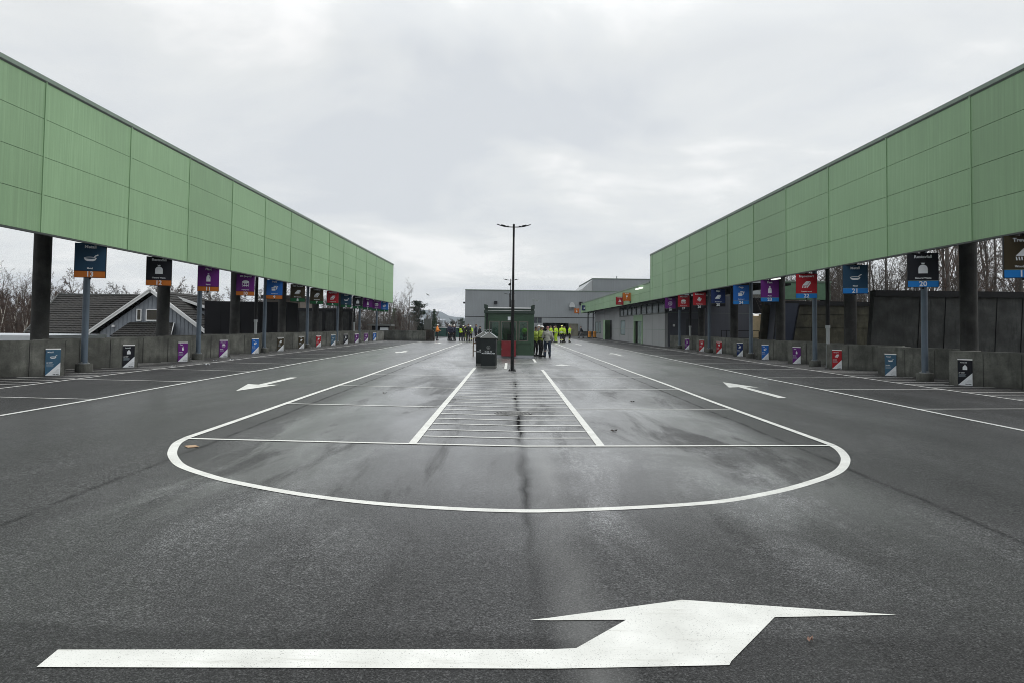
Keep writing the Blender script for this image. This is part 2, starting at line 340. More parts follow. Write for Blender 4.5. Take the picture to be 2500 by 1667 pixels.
# ------------------------------------------------------------------ mesh helpers
class MB:
    def __init__(s): s.v = []; s.f = []; s.m = []
    def add(s, vs, fs, mi=0):
        o = len(s.v); s.v.extend([tuple(p) for p in vs])
        for f in fs: s.f.append(tuple(i + o for i in f)); s.m.append(mi)
        return s
    def box(s, x0, x1, y0, y1, z0, z1, mi=0, mtx=None):
        vs = [(x, y, z) for z in (z0, z1) for y in (y0, y1) for x in (x0, x1)]
        if mtx: vs = [mtx @ Vector(p) for p in vs]
        return s.add(vs, [(0, 2, 3, 1), (4, 5, 7, 6), (0, 1, 5, 4), (2, 6, 7, 3), (0, 4, 6, 2), (1, 3, 7, 5)], mi)
    def cyl(s, p0, p1, r0, r1=None, n=12, mi=0, caps=True):
        r1 = r0 if r1 is None else r1
        p0 = Vector(p0); p1 = Vector(p1); d = (p1 - p0)
        if d.length < 1e-6: return s
        d.normalize(); a = d.orthogonal().normalized(); b = d.cross(a)
        vs = []
        for p, r in ((p0, r0), (p1, r1)):
            for i in range(n):
                t = 2 * math.pi * i / n; vs.append(p + a * math.cos(t) * r + b * math.sin(t) * r)
        fs = [(i, (i + 1) % n, n + (i + 1) % n, n + i) for i in range(n)]
        if caps: fs += [tuple(range(n))[::-1], tuple(range(n, 2 * n))]
        return s.add(vs, fs, mi)
    def bar(s, p0, p1, w, h, mi=0):
        p0 = Vector(p0); p1 = Vector(p1); d = (p1 - p0); l = d.length; d.normalize()
        up = Vector((0, 0, 1)) if abs(d.z) < 0.9 else Vector((1, 0, 0))
        sd_ = d.cross(up).normalized(); u = sd_.cross(d).normalized()
        vs = []
        for p in (p0, p1):
            for a, b in ((-1, -1), (1, -1), (1, 1), (-1, 1)): vs.append(p + sd_ * a * w / 2 + u * b * h / 2)
        return s.add(vs, [(0, 1, 2, 3)[::-1], (4, 5, 6, 7), (0, 1, 5, 4), (1, 2, 6, 5), (2, 3, 7, 6), (3, 0, 4, 7)], mi)
    def prism(s, pts, y0, y1, mi=0):          # polygon in xz, extruded along y
        n = len(pts)
        vs = [(x, y0, z) for x, z in pts] + [(x, y1, z) for x, z in pts]
        fs = [tuple(range(n)), tuple(range(n, 2 * n))[::-1]] + [(i, n + i, n + (i + 1) % n, (i + 1) % n) for i in range(n)]
        return s.add(vs, fs, mi)
    def slab(s, pts, z0, z1, mi=0):           # polygon in xy, extruded in z
        n = len(pts)
        vs = [(x, y, z0) for x, y in pts] + [(x, y, z1) for x, y in pts]
        fs = [tuple(range(n))[::-1], tuple(range(n, 2 * n))] + [(i, (i + 1) % n, n + (i + 1) % n, n + i) for i in range(n)]
        return s.add(vs, fs, mi)
    def sphere(s, c, r, nu=12, nv=8, mi=0, half=False):
        rx, ry, rz = (r, r, r) if isinstance(r, (int, float)) else r
        vs = []; top = nv if not half else nv
        for j in range(nv + 1):
            ph = (math.pi * j / nv) if not half else (math.pi / 2 * j / nv)
            for i in range(nu):
                t = 2 * math.pi * i / nu
                vs.append((c[0] + rx * math.sin(ph) * math.cos(t), c[1] + ry * math.sin(ph) * math.sin(t), c[2] + rz * math.cos(ph)))
        fs = [(j * nu + i, (j + 1) * nu + i, (j + 1) * nu + (i + 1) % nu, j * nu + (i + 1) % nu) for j in range(nv) for i in range(nu)]
        return s.add(vs, fs, mi)
    def mesh(s, name, mats, smooth=False):
        me = bpy.data.meshes.new(name); me.from_pydata(s.v, [], s.f)
        if not isinstance(mats, (list, tuple)): mats = [mats]
        for m_ in mats: me.materials.append(MAT[m_] if isinstance(m_, str) else m_)
        if any(s.m): me.polygons.foreach_set('material_index', s.m)
        if smooth: me.polygons.foreach_set('use_smooth', [True] * len(me.polygons))
        me.update(); return me
    def build(s, name, mats, parent=None, smooth=False, bevel=0.0, loc=None, rz=None):
        return link(name, s.mesh(name, mats, smooth), parent, bevel, loc, rz)
def link(name, me, parent=None, bevel=0.0, loc=None, rz=None):
    o = bpy.data.objects.new(name, me); COL.objects.link(o)
    if parent: o.parent = parent
    if loc is not None: o.location = loc
    if rz is not None: o.rotation_euler = (0, 0, rz)
    if bevel:
        b = o.modifiers.new('bevel', 'BEVEL'); b.width = bevel; b.segments = 2; b.limit_method = 'ANGLE'
    return o
def tag(o, label=None, cat=None, group=None, kind=None):
    if label: o['label'] = label
    if cat: o['category'] = cat
    if group: o['group'] = group
    if kind: o['kind'] = kind
    return o
def thing(name, label, cat, loc=(0, 0, 0), rz=0, group=None):
    o = bpy.data.objects.new(name, None); COL.objects.link(o); o.location = loc; o.rotation_euler = (0, 0, rz)
    o.empty_display_size = 0.2
    return tag(o, label, cat, group)

_txt = {}
def text_mesh(s, size, mname, bold=0.0):
    key = (s, size, mname)
    if key in _txt: return _txt[key]
    c = bpy.data.curves.new('lettering', 'FONT'); c.body = s; c.size = size; c.align_x = 'CENTER'; c.align_y = 'CENTER'
    c.extrude = 0.0015; c.offset = bold; c.resolution_u = 2
    o = bpy.data.objects.new('lettering', c); COL.objects.link(o)
    dg = bpy.context.evaluated_depsgraph_get()
    me = bpy.data.meshes.new_from_object(o.evaluated_get(dg)); bpy.data.objects.remove(o)
    me.name = 'lettering'
    for v in me.vertices: x, y, z = v.co; v.co = (x, -z, y)
    me.materials.clear(); me.materials.append(MAT[mname]); _txt[key] = me
    return me
def text(parent, s, size, loc, mname='white_sign', bold=0.0, name='lettering'):
    return link(name, text_mesh(s, size, mname, bold), parent, loc=loc)

def gz(x): return 0.012 * abs(x - 0.27)

# ------------------------------------------------------------------ ground
P = 4.128
LT = [(-13.1, 21.05 + P * k) for k in range(-4, 13)]       # wall tips, left row; k = 0 carries sign 13
RT = [(13.3, 21.45 + P * k) for k in range(-4, 10)]        # right row; k = 0 carries sign 20
g = MB()
for i in range(-6, 6):
    g.add([(q * 700, j * 700, -2.6) for j in (-2, 8) for q in (i, i + 1)], [(0, 1, 3, 2)])
gr = g.build('ground', 'gravel'); tag(gr, kind='structure')

d = MB()
ys = [-14 + 2 * i for i in range(74)] + [134]
xs = [-13.1, -12, -10, -8, -6, -4, -2, 0, 0.27, 0.6, 2, 4, 6, 8, 10, 12, 13.3]
def und(x, y): return gz(x) + (0.010 * math.sin(y * 0.55 + x * 0.4) * min(1, abs(x - 0.27) / 3) if 6 < y else 0) * 0.6
vs = [(x, y, und(x, y)) for y in ys for x in xs]; W = len(xs)
d.add(vs, [(j * W + i, j * W + i + 1, (j + 1) * W + i + 1, (j + 1) * W + i) for j in range(len(ys) - 1) for i in range(W - 1)])
for tips, sx in ((LT, -1), (RT, 1)):
    for a, b in zip(tips, tips[1:]):
        vx = b[0] + sx * P / 2; vy = b[1] - P / 2
        pts = [(a[0], a[1]), (b[0], b[1]), (vx, vy)]
        d.add([(x, y, gz(x) - 0.001) for x, y in pts], [(0, 1, 2)] if sx < 0 else [(0, 2, 1)])
d.add([(x, y, gz(x)) for x, y in ((13.3, 58.6), (24, 58.6), (24, 134), (13.3, 134))], [(0, 1, 2, 3)])
d.add([(x, y, gz(x)) for x, y in ((-15.5, 70.4), (-13.1, 70.4), (-13.1, 110), (-15.5, 110))], [(0, 1, 2, 3)])
# sides of the raised deck
for x in (-13.1, 13.3):
    d.add([(x, -14, gz(x)), (x, 134, gz(x)), (x, 134, -2.6), (x, -14, -2.6)], [(0, 1, 2, 3)])
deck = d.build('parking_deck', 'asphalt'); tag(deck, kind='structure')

# ---- markings: sheets 4 mm above the asphalt, following its cross fall
def strip(b, p0, p1, w, lift=0.009, n=1):
    (x0, y0), (x1, y1) = p0, p1
    L_ = math.hypot(x1 - x0, y1 - y0)
    cuts = [0, 1]
    if abs(x1 - x0) > 0.3:
        cuts += [(0.27 - x0) / (x1 - x0)] + [(x - x0) / (x1 - x0) for x in xs]
    if abs(y1 - y0) > 1: cuts += [(y - y0) / (y1 - y0) for y in ys]
    cuts = sorted(set(round(c, 5) for c in cuts if 0 <= c <= 1))
    nx, ny = -(y1 - y0) / L_ * w / 2, (x1 - x0) / L_ * w / 2
    vs = []
    for c in cuts:
        x = x0 + (x1 - x0) * c; y = y0 + (y1 - y0) * c
        for s_ in (1, -1): vs.append((x + nx * s_, y + ny * s_, und(x + nx * s_, y + ny * s_) + lift))
    b.add(vs, [(2 * i, 2 * i + 1, 2 * i + 3, 2 * i + 2) for i in range(len(cuts) - 1)])
S0, SP = 10.5, 4.68
EX = 4.77
b = MB()
strip(b, (-4.735, 10.55), (-4.69, 71), 0.115); strip(b, (4.79, 10.55), (4.76, 74), 0.115)
CP = [(-4.735, 10.9), (-4.73, 10.55), (-4.66, 10.1), (-4.42, 9.45), (-4.17, 8.97), (-3.86, 8.52), (-3.40, 8.09), (-2.91, 7.73), (-1.95, 7.22), (-0.94, 6.92), (0.3, 6.84), (1.88, 7.12), (2.75, 7.56), (3.47, 8.12), (4.02, 8.68), (4.45, 9.40), (4.70, 10.08), (4.79, 10.55), (4.79, 10.9)]
pts = []
for i in range(1, len(CP) - 2):
    P0, P1, P2, P3 = [Vector((*q, 0)) for q in CP[i - 1:i + 3]]
    for k in range(8):
        t_ = k / 8; p_ = .5 * ((2 * P1) + (P2 - P0) * t_ + (2 * P0 - 5 * P1 + 4 * P2 - P3) * t_ * t_ + (3 * P1 - P0 - 3 * P2 + P3) * t_ ** 3)
        pts.append((p_.x, p_.y))
pts.append(CP[-2])
def ribbon(b, pts, w, lift=0.0045):
    vs = []
    for i, p in enumerate(pts):
        q0 = pts[max(0, i - 1)]; q1 = pts[min(len(pts) - 1, i + 1)]
        t_ = Vector((q1[0] - q0[0], q1[1] - q0[1])).normalized()
        for s_ in (1, -1):
            x = p[0] - t_.y * s_ * w / 2; y = p[1] + t_.x * s_ * w / 2; vs.append((x, y, und(x, y) + lift))
    b.add(vs, [(2 * i, 2 * i + 1, 2 * i + 3, 2 * i + 2) for i in range(len(pts) - 1)])
ribbon(b, pts, 0.115)
b.build('island_outline', 'paint', deck)
b = MB()
strip(b, (-8.78, 5), (-8.78, 72), 0.10)
b.build('lane_line', 'paint2', deck)
b = MB(); strip(b, (8.73, 5), (8.73, 116), 0.10); b.build('lane_line', 'paint2', deck)
b = MB(); strip(b, (-12.05, 5), (-12.05, 70), 0.09); b.build('edge_line', 'paint2', deck)
b = MB(); strip(b, (12.15, 5), (12.15, 114), 0.09); b.build('edge_line', 'paint2', deck)
for x, y0, y1, w in ((-1.40, S0, 30.0, 0.12), (1.37, S0, 29.0, 0.12), (1.33, 34.9, 38.6, 0.12), (-0.12, 29.3, 34.2, 0.12)):
    b = MB(); strip(b, (x, y0 + 0.04), (x, y1), w); b.build('island_line', 'paint', deck)
for k in range(14):
    y = S0 + SP * k
    if y > 71: break
    for x0, x1, m_ in ((-EX + 0.05, -1.46, 'paint'), (1.43, EX - 0.05, 'paint')):
        if k == 0: continue
        if 29.5 < y and abs(x0) < 1.5: x0 = 0.4 if y < 35 else 1.45
        b = MB(); strip(b, (x0, y), (x1, y), 0.075); b.build('stall_line', 'paint' if k < 3 else 'paint2', deck)
    if k > 0:
        for sx, xa, xb in ((-1, 8.83, 12.0), (1, 8.78, 12.1)):
            b = MB(); strip(b, (sx * xa, y), (sx * xb, y), 0.075); b.build('stall_line', 'paint2', deck)
b = MB(); strip(b, (-EX + 0.05, S0), (EX - 0.05, S0), 0.085); b.build('stop_line', 'paint', deck)
b = MB()
y = S0 + 0.74
while y < 29.6:
    strip(b, (-1.33, y), (1.30, y), 0.06); y += 0.715
while y < 38.6:
    strip(b, (-1.33, y), (-0.2 if y < 34 else 1.26, y), 0.05); y += 0.715
b.build('hatching', 'paint', deck)
for tips, sx in ((LT, -1), (RT, 1)):
    b = MB()
    for a, q in zip(tips, tips[1:]):
        y = a[1] + 0.2
        while y < q[1]:
            dd = min(y - a[1], q[1] - y); xe = a[0] + sx * max(0.0, dd - 0.25)
            vs = [(sx * 12.2, y - 0.04), (sx * 12.2, y + 0.04), (xe, y + 0.04), (xe, y - 0.04)]
            b.add([(x, yy, gz(x) + 0.007) for x, yy in vs], [(0, 1, 2, 3)]); y += 0.74
    b.build('hatching', 'paint2', deck)

def arrow(x, ytip, ytail, head=2.0, hw=0.43, sw=0.21, label=None):
    s_ = 1 if ytip > ytail else -1
    yh = ytip - s_ * head
    bb = MB()
    def q(pts): bb.add([(px_, py_, und(px_, py_) + 0.006) for px_, py_ in pts], [tuple(range(len(pts)))])
    q([(x, ytip), (x - hw, yh), (x - sw / 2, yh + s_ * 0.12), (x + sw / 2, yh + s_ * 0.12), (x + hw, yh)])
    q([(x - sw / 2, yh + s_ * 0.12), (x - sw / 2, ytail), (x + sw / 2, ytail), (x + sw / 2, yh + s_ * 0.12)])
    o = bb.build('direction_arrow', 'paint', deck)
    if label: o['label'] = label
for yt in (17.6, 42.6, 66.0): arrow(-6.72, yt, yt + 4.75)
for yt in (22.5, 47.3, 71.5): arrow(6.78, yt, yt - 4.9)
bb = MB(); bb.add([(x, y, gz(x) + 0.008) for x, y in ((2.05, 32.0), (2.85, 32.0), (2.45, 33.2))], [(0, 1, 2)]); bb.build('direction_arrow', 'paint2', deck)
# the big bent arrow in the foreground
AR = [(-2.33, 3.61), (1.164, 3.75), (1.186, 3.79), (1.627, 4.357), (2.385, 4.388), (1.134, 4.632), (0.145, 4.314), (0.723, 4.322), (0.388, 3.947), (-2.345, 3.80)]
bb = MB()
def aq(*idx): bb.add([(AR[i][0], AR[i][1], gz(AR[i][0]) + 0.004) for i in idx], [tuple(range(len(idx)))])
mid = (0.27, 3.715); midt = (0.27, 3.936)
bb.add([(x, y, gz(x) + 0.004) for x, y in (AR[0], mid, midt, AR[9])], [(0, 1, 2, 3)])
bb.add([(x, y, gz(x) + 0.004) for x, y in (mid, AR[1], AR[2], AR[3], AR[7], AR[8], midt)], [tuple(range(7))])
aq(7, 3, 5); aq(3, 4, 5)
bb.add([(x, y, gz(x) + 0.004) for x, y in (AR[7], AR[5], (0.27, 4.354), (0.27, 4.316))], [(0, 1, 2, 3)])
bb.add([(x, y, gz(x) + 0.004) for x, y in ((0.27, 4.316), (0.27, 4.354), AR[6])], [(0, 1, 2)])
tag(bb.build('direction_arrow', 'paint', deck), 'large bent white arrow painted in the foreground')

# ------------------------------------------------------------------ manhole, litter
mh = thing('manhole_cover', 'round cast iron manhole cover among the white hatching lines', 'manhole cover', (0.10, 14.42, 0.006))
b = MB(); b.cyl((0, 0, -0.02), (0, 0, 0.004), 0.38, n=48); b.build('frame_ring', mat('cast_iron', (0.06, 0.058, 0.055), 0.45, 0.5), mh)
b = MB()
for r in (0.365, 0.30, 0.23, 0.13):
    for i in range(40):
        a0, a1 = 2 * math.pi * i / 40, 2 * math.pi * (i + 1) / 40
        b.add([(math.cos(a) * rr, math.sin(a) * rr, 0.010) for a, rr in ((a0, r), (a1, r), (a1, r - 0.02), (a0, r - 0.02))], [(0, 1, 2, 3)])
for i in range(16):
    a = 2 * math.pi * i / 16; b.bar((math.cos(a) * 0.05, math.sin(a) * 0.05, 0.009), (math.cos(a) * 0.22, math.sin(a) * 0.22, 0.009), 0.02, 0.006)
b.build('grid', mat('worn_iron', (0.25, 0.245, 0.235), 0.4, 0.5), mh)
b = MB(); b.box(-0.07, 0.07, -0.06, 0.11, 0, 0.006, mtx=Matrix.Rotation(0.7, 4, 'Z')); b.box(-0.055, 0.06, -0.05, 0.02, 0.006, 0.009, mtx=Matrix.Rotation(0.75, 4, 'Z'))
tag(b.build('cardboard_scrap', mat('card', (0.45, 0.31, 0.2), 0.8), loc=(-4.33, 9.83, gz(4.6) + 0.006)), 'flat brown cardboard scrap lying inside the left end of the white loop', 'cardboard')
def leaf(x, y, s_, label, m_):
    b = MB(); vs = [(0, 0, 0.012)]
    for i in range(9):
        a = 2 * math.pi * i / 9; r = s_ * (0.6 + 0.5 * ((i * 7) % 4) / 3); vs.append((r * math.cos(a), r * 0.7 * math.sin(a), 0.004 + 0.012 * ((i * 5) % 3)))
    b.add(vs, [(0, i + 1, (i + 1) % 9 + 1) for i in range(9)])
    tag(b.build('leaf', m_, loc=(x, y, gz(x) + 0.006)), label, 'leaf')
mat('leaf_tan', (0.28, 0.17, 0.13), 0.8); mat('leaf_dark', (0.03, 0.022, 0.016), 0.9)
leaf(1.70, 4.02, 0.022, 'small reddish dead leaf beside the bent foreground arrow', 'leaf_tan')
leaf(1.79, 12.0, 0.07, 'dark clod of wet leaves in the first stall right of the hatching', 'leaf_dark')
leaf(2.9, 16.6, 0.06, 'small dark leaf near the right hand lane line', 'leaf_dark')
leaf(-3.1, 17.9, 0.06, 'small dark leaf inside the left stalls', 'leaf_dark')
for i, (x, y) in enumerate(((-12.3, 26.2), (-11.6, 27.5), (-12.6, 30.6), (-12.2, 31.4))):
    leaf(x, y, 0.09, ('white paper shred by the hatched zone below sign 12', 'torn white paper on the edge line before the purple poster', 'white crumpled wrapper between the left wall and edge line', 'second white crumpled wrapper farther along the left edge line')[i], 'white_sign')

# ------------------------------------------------------------------ canopies
def canopy(side, X, y_first, k0, n_pan, y_end, z0, z1, label, green):
    c = thing('canopy', label, 'canopy', (X, 0, 0))
    s_ = side                                     # +1 right, -1 left: outward direction
    ys_ = [y_first + P * k for k in range(k0, n_pan)] + [y_end]
    # fascia: each bay is one sheet panel, four boards high, split by grooves
    for i, (a, e_) in enumerate(zip(ys_, ys_[1:])):
        b = MB(); hh = (z1 - z0) / 4
        for r in range(4):
            za, zb = z0 + r * hh + 0.006, z0 + (r + 1) * hh - 0.006
            b.box(min(0, s_ * 0.06), max(0, s_ * 0.06), a + 0.03, e_ - 0.025, za, zb)
        b.box(min(s_ * 0.02, s_ * 0.07), max(s_ * 0.02, s_ * 0.07), a, e_ - 0.001, z0 + 0.004, z1 - 0.004, 1)
        b.box(min(-s_ * 0.022, s_ * 0.03), max(-s_ * 0.022, s_ * 0.03), a - 0.035, a + 0.012, z0, z1); b.box(min(-s_ * 0.004, s_ * 0.03), max(-s_ * 0.004, s_ * 0.03), a + 0.013, a + 0.031, z0, z1, 2)
        b.build('fascia_panel', [green, mat('groove_green', (0.085, 0.145, 0.085), 0.7), mat('joint_green', (0.02, 0.045, 0.022), 0.7)], c)
    b = MB(); ya = ys_[0]
    b.box(min(-s_ * 0.035, s_ * 0.35), max(-s_ * 0.035, s_ * 0.35), ya, y_end + 0.03, z1, z1 + 0.11)
    b.build('cap_trim', 'cap_metal', c)
    b = MB(); b.box(min(-s_ * 0.02, s_ * 0.12), max(-s_ * 0.02, s_ * 0.12), ya, y_end + 0.02, z1 - 0.035, z1 - 0.001); b.box(min(-s_ * 0.014, s_ * 0.1), max(-s_ * 0.014, s_ * 0.1), ya, y_end, z0 - 0.04, z0 - 0.001)
    b.build('shadow_line', 'dark_trim', c)  # upper strip paints the shadow line under the cap; lower one edges the fascia
    b = MB(); b.box(min(s_ * 0.08, s_ * 6.2), max(s_ * 0.08, s_ * 6.2), ya, y_end, z1 - 0.9, z1 - 0.4)
    b.build('roof', 'soffit', c)
    b = MB()
    b.box(min(s_ * 0.30, s_ * 0.45), max(s_ * 0.30, s_ * 0.45), ya, y_end - 0.3, z0 + 0.75, z0 + 1.0)
    b.box(min(s_ * 1.35, s_ * 1.55), max(s_ * 1.35, s_ * 1.55), ya, y_end - 0.3, z1 - 1.25, z1 - 0.9)
    b.build('roof_beams', 'black_steel', c)
    b = MB(); b.box(min(s_ * 0.0, s_ * 6.2), max(s_ * 0.0, s_ * 6.2), y_end - 0.08, y_end - 0.002, z1 - 0.9, z1 - 0.06)
    b.box(min(0, s_ * 0.3), max(0, s_ * 0.3), y_end - 0.08, y_end - 0.002, z0, z1 - 0.9)
    b.build('end_panel', green, c)
    return c
CL = canopy(-1, -12.0, 18.12, -5, 13, 73.1, 4.0, 7.9, 'long green sheet metal canopy over the left row, signs 1 to 13', 'green')
CR = canopy(1, 12.0, 18.34, -5, 11, 60.5, 4.11, 7.93, 'long green sheet metal canopy over the right row, signs 19 to 28', 'green_r')
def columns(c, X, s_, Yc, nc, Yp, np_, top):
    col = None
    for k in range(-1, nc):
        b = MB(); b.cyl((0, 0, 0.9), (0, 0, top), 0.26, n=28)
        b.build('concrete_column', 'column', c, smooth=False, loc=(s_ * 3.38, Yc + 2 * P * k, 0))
    for k in range(-1, np_):
        b = MB(); b.cyl((0, 0, 0.1), (0, 0, top), 0.098, n=20)
        p = b.build('steel_post', 'post_steel', c, loc=(s_ * 1.45, Yp + 2 * P * k, 0))
        b = MB(); b.cyl((0, 0, 0.14), (0, 0, 0.42), 0.25, 0.25, n=24); b.build('concrete_foot', 'concrete', p)
        b = MB(); b.cyl((0, 0, 0.42), (0, 0, 0.44), 0.16, n=16)
        for a in range(4): b.cyl((0.12 * math.cos(a * 1.57), 0.12 * math.sin(a * 1.57), 0.44), (0.12 * math.cos(a * 1.57), 0.12 * math.sin(a * 1.57), 0.49), 0.016, n=6)
        b.build('base_plate', 'galvanised', p)
columns(CL, -12, -1, 23.35, 6, 22.6, 7, 7.4)
columns(CR, 12, 1, 23.7, 5, 22.95, 5, 7.4)
def downpipe(c, x, y):
    b = MB(); b.cyl((0, 0, 1.9), (0, 0, 6.9), 0.085, n=12); p = b.build('downpipe', 'black_steel', c, loc=(x, y, 0))
    b = MB(); b.cyl((0, 0, 0.12), (0, 0, 1.9), 0.075, n=12); b.cyl((0, 0, 1.82), (0, 0, 1.95), 0.10, n=12); b.build('lower_pipe', 'galvanised', p)
downpipe(CL, -1.75, 38.6); downpipe(CR, 1.75, 30.6); downpipe(CR, 1.9, 54.5); downpipe(CL, -1.85, 63.5)
# closed dark underside over the far half of the right row, with tube lights
b = MB(); b.box(0.2, 6.3, 46, 60.3, 4.62, 4.75); b.build('soffit', 'soffit', CR)
for i in range(5):
    b = MB(); b.box(1.9, 2.03, 36.6 + i * 4.6, 38.0 + i * 4.6, 4.36 if i < 1 else 4.5, 4.42 if i < 1 else 4.56); b.build('tube_light', 'tube_light', CR)

# ------------------------------------------------------------------ stepped concrete walls
KIND = {1: 'paper', 2: 'EPS', 3: 'plastic', 4: 'general waste', 5: 'metal', 6: 'treated wood', 7: 'wood', 8: 'board', 9: 'paper', 10: 'EPS', 11: 'plastic',
        12: 'general waste', 13: 'metal', 19: 'wood', 20: 'general waste', 21: 'metal', 22: 'treated wood', 23: 'plastic', 24: 'cardboard', 25: 'plasterboard', 26: 'flooring', 27: 'insulation', 28: 'tyre'}
def bay_wall(tip, s_, num, last=False):
    """one tooth: short straight nose, 45 degree front, return leg"""
    x, y = tip; h = 1.0 + gz(13); dd = P / 2; T = 0.2
    if num is None: lab = 'stepped concrete wall bay nearest the camera on the %s side' % ('left' if s_ < 0 else 'right')
    else: lab = 'stained concrete wall bay carrying the %s poster below sign %d' % (KIND[num], num)
    if num is None: lab = None
    w = thing('concrete_wall', lab, 'wall', (x, y, 0), group='stepped concrete walls along the unloading bays')
    q = 0.7071
    # front runs from the tip back (-y) and outwards
    o_ = s_ * 1
    b = MB()
    # angled front (tip -> valley)
    A = (0, 0); V = (s_ * dd, -dd); nx, ny = s_ * q * T, q * T     # thickness goes behind
    b.slab([A, V, (V[0] + nx, V[1] + ny), (A[0] + nx, A[1] + ny)] if s_ > 0 else [V, A, (A[0] + nx, A[1] + ny), (V[0] + nx, V[1] + ny)], -2.6, h)
    b.build('front_wall', 'concrete', w)
    b = MB()
    B = (s_ * 0.0, -P + 0.02)
    b.slab([(V[0], V[1] - 0.003), B, (B[0] + s_ * T * q * 2, B[1]), (V[0] + s_ * T * q * 2, V[1] - 0.003)] if s_ > 0 else [B, (V[0], V[1] - 0.003), (V[0] + s_ * T * q * 2, V[1] - 0.003), (B[0] + s_ * T * q * 2, B[1])], -2.6, h - 0.004)
    b.build('return_wall', 'concrete', w)
    b = MB(); b.slab([(-s_ * 0.03, 0.03), (s_ * dd, -dd + 0.06), (s_ * (dd + 0.2), -dd + 0.26), (s_ * 0.2, 0.24)][::1 if s_ < 0 else -1], h + 0.002, h + 0.03)
    b.build('coping', 'concrete', w)
    b = MB()
    for t in (0.62, 1.28):
        b.bar((s_ * t - s_ * 0.004, -t - 0.004, 0.17), (s_ * t - s_ * 0.004, -t - 0.004, h - 0.03), 0.012, 0.012)
    b.build('form_joints', mat('joint_dark', (0.035, 0.035, 0.033), 0.9), w)
    return w
for k, tip in enumerate(LT):
    num = 13 - (k - 4)
    w = bay_wall(tip, -1, num if k >= 4 else None)
    if k < 4: w['label'] = 'stained concrete wall bay at the left edge, nearer the camera than the metal poster'
for k, tip in enumerate(RT):
    num = 20 + (k - 4)
    w = bay_wall(tip, 1, num if 4 <= k <= 12 else None)
    if k < 4: w['label'] = 'concrete wall bay at the right edge, nearer the camera than the black poster'
    if k > 12: w['label'] = 'last concrete wall bay of the right row, at the office corner'

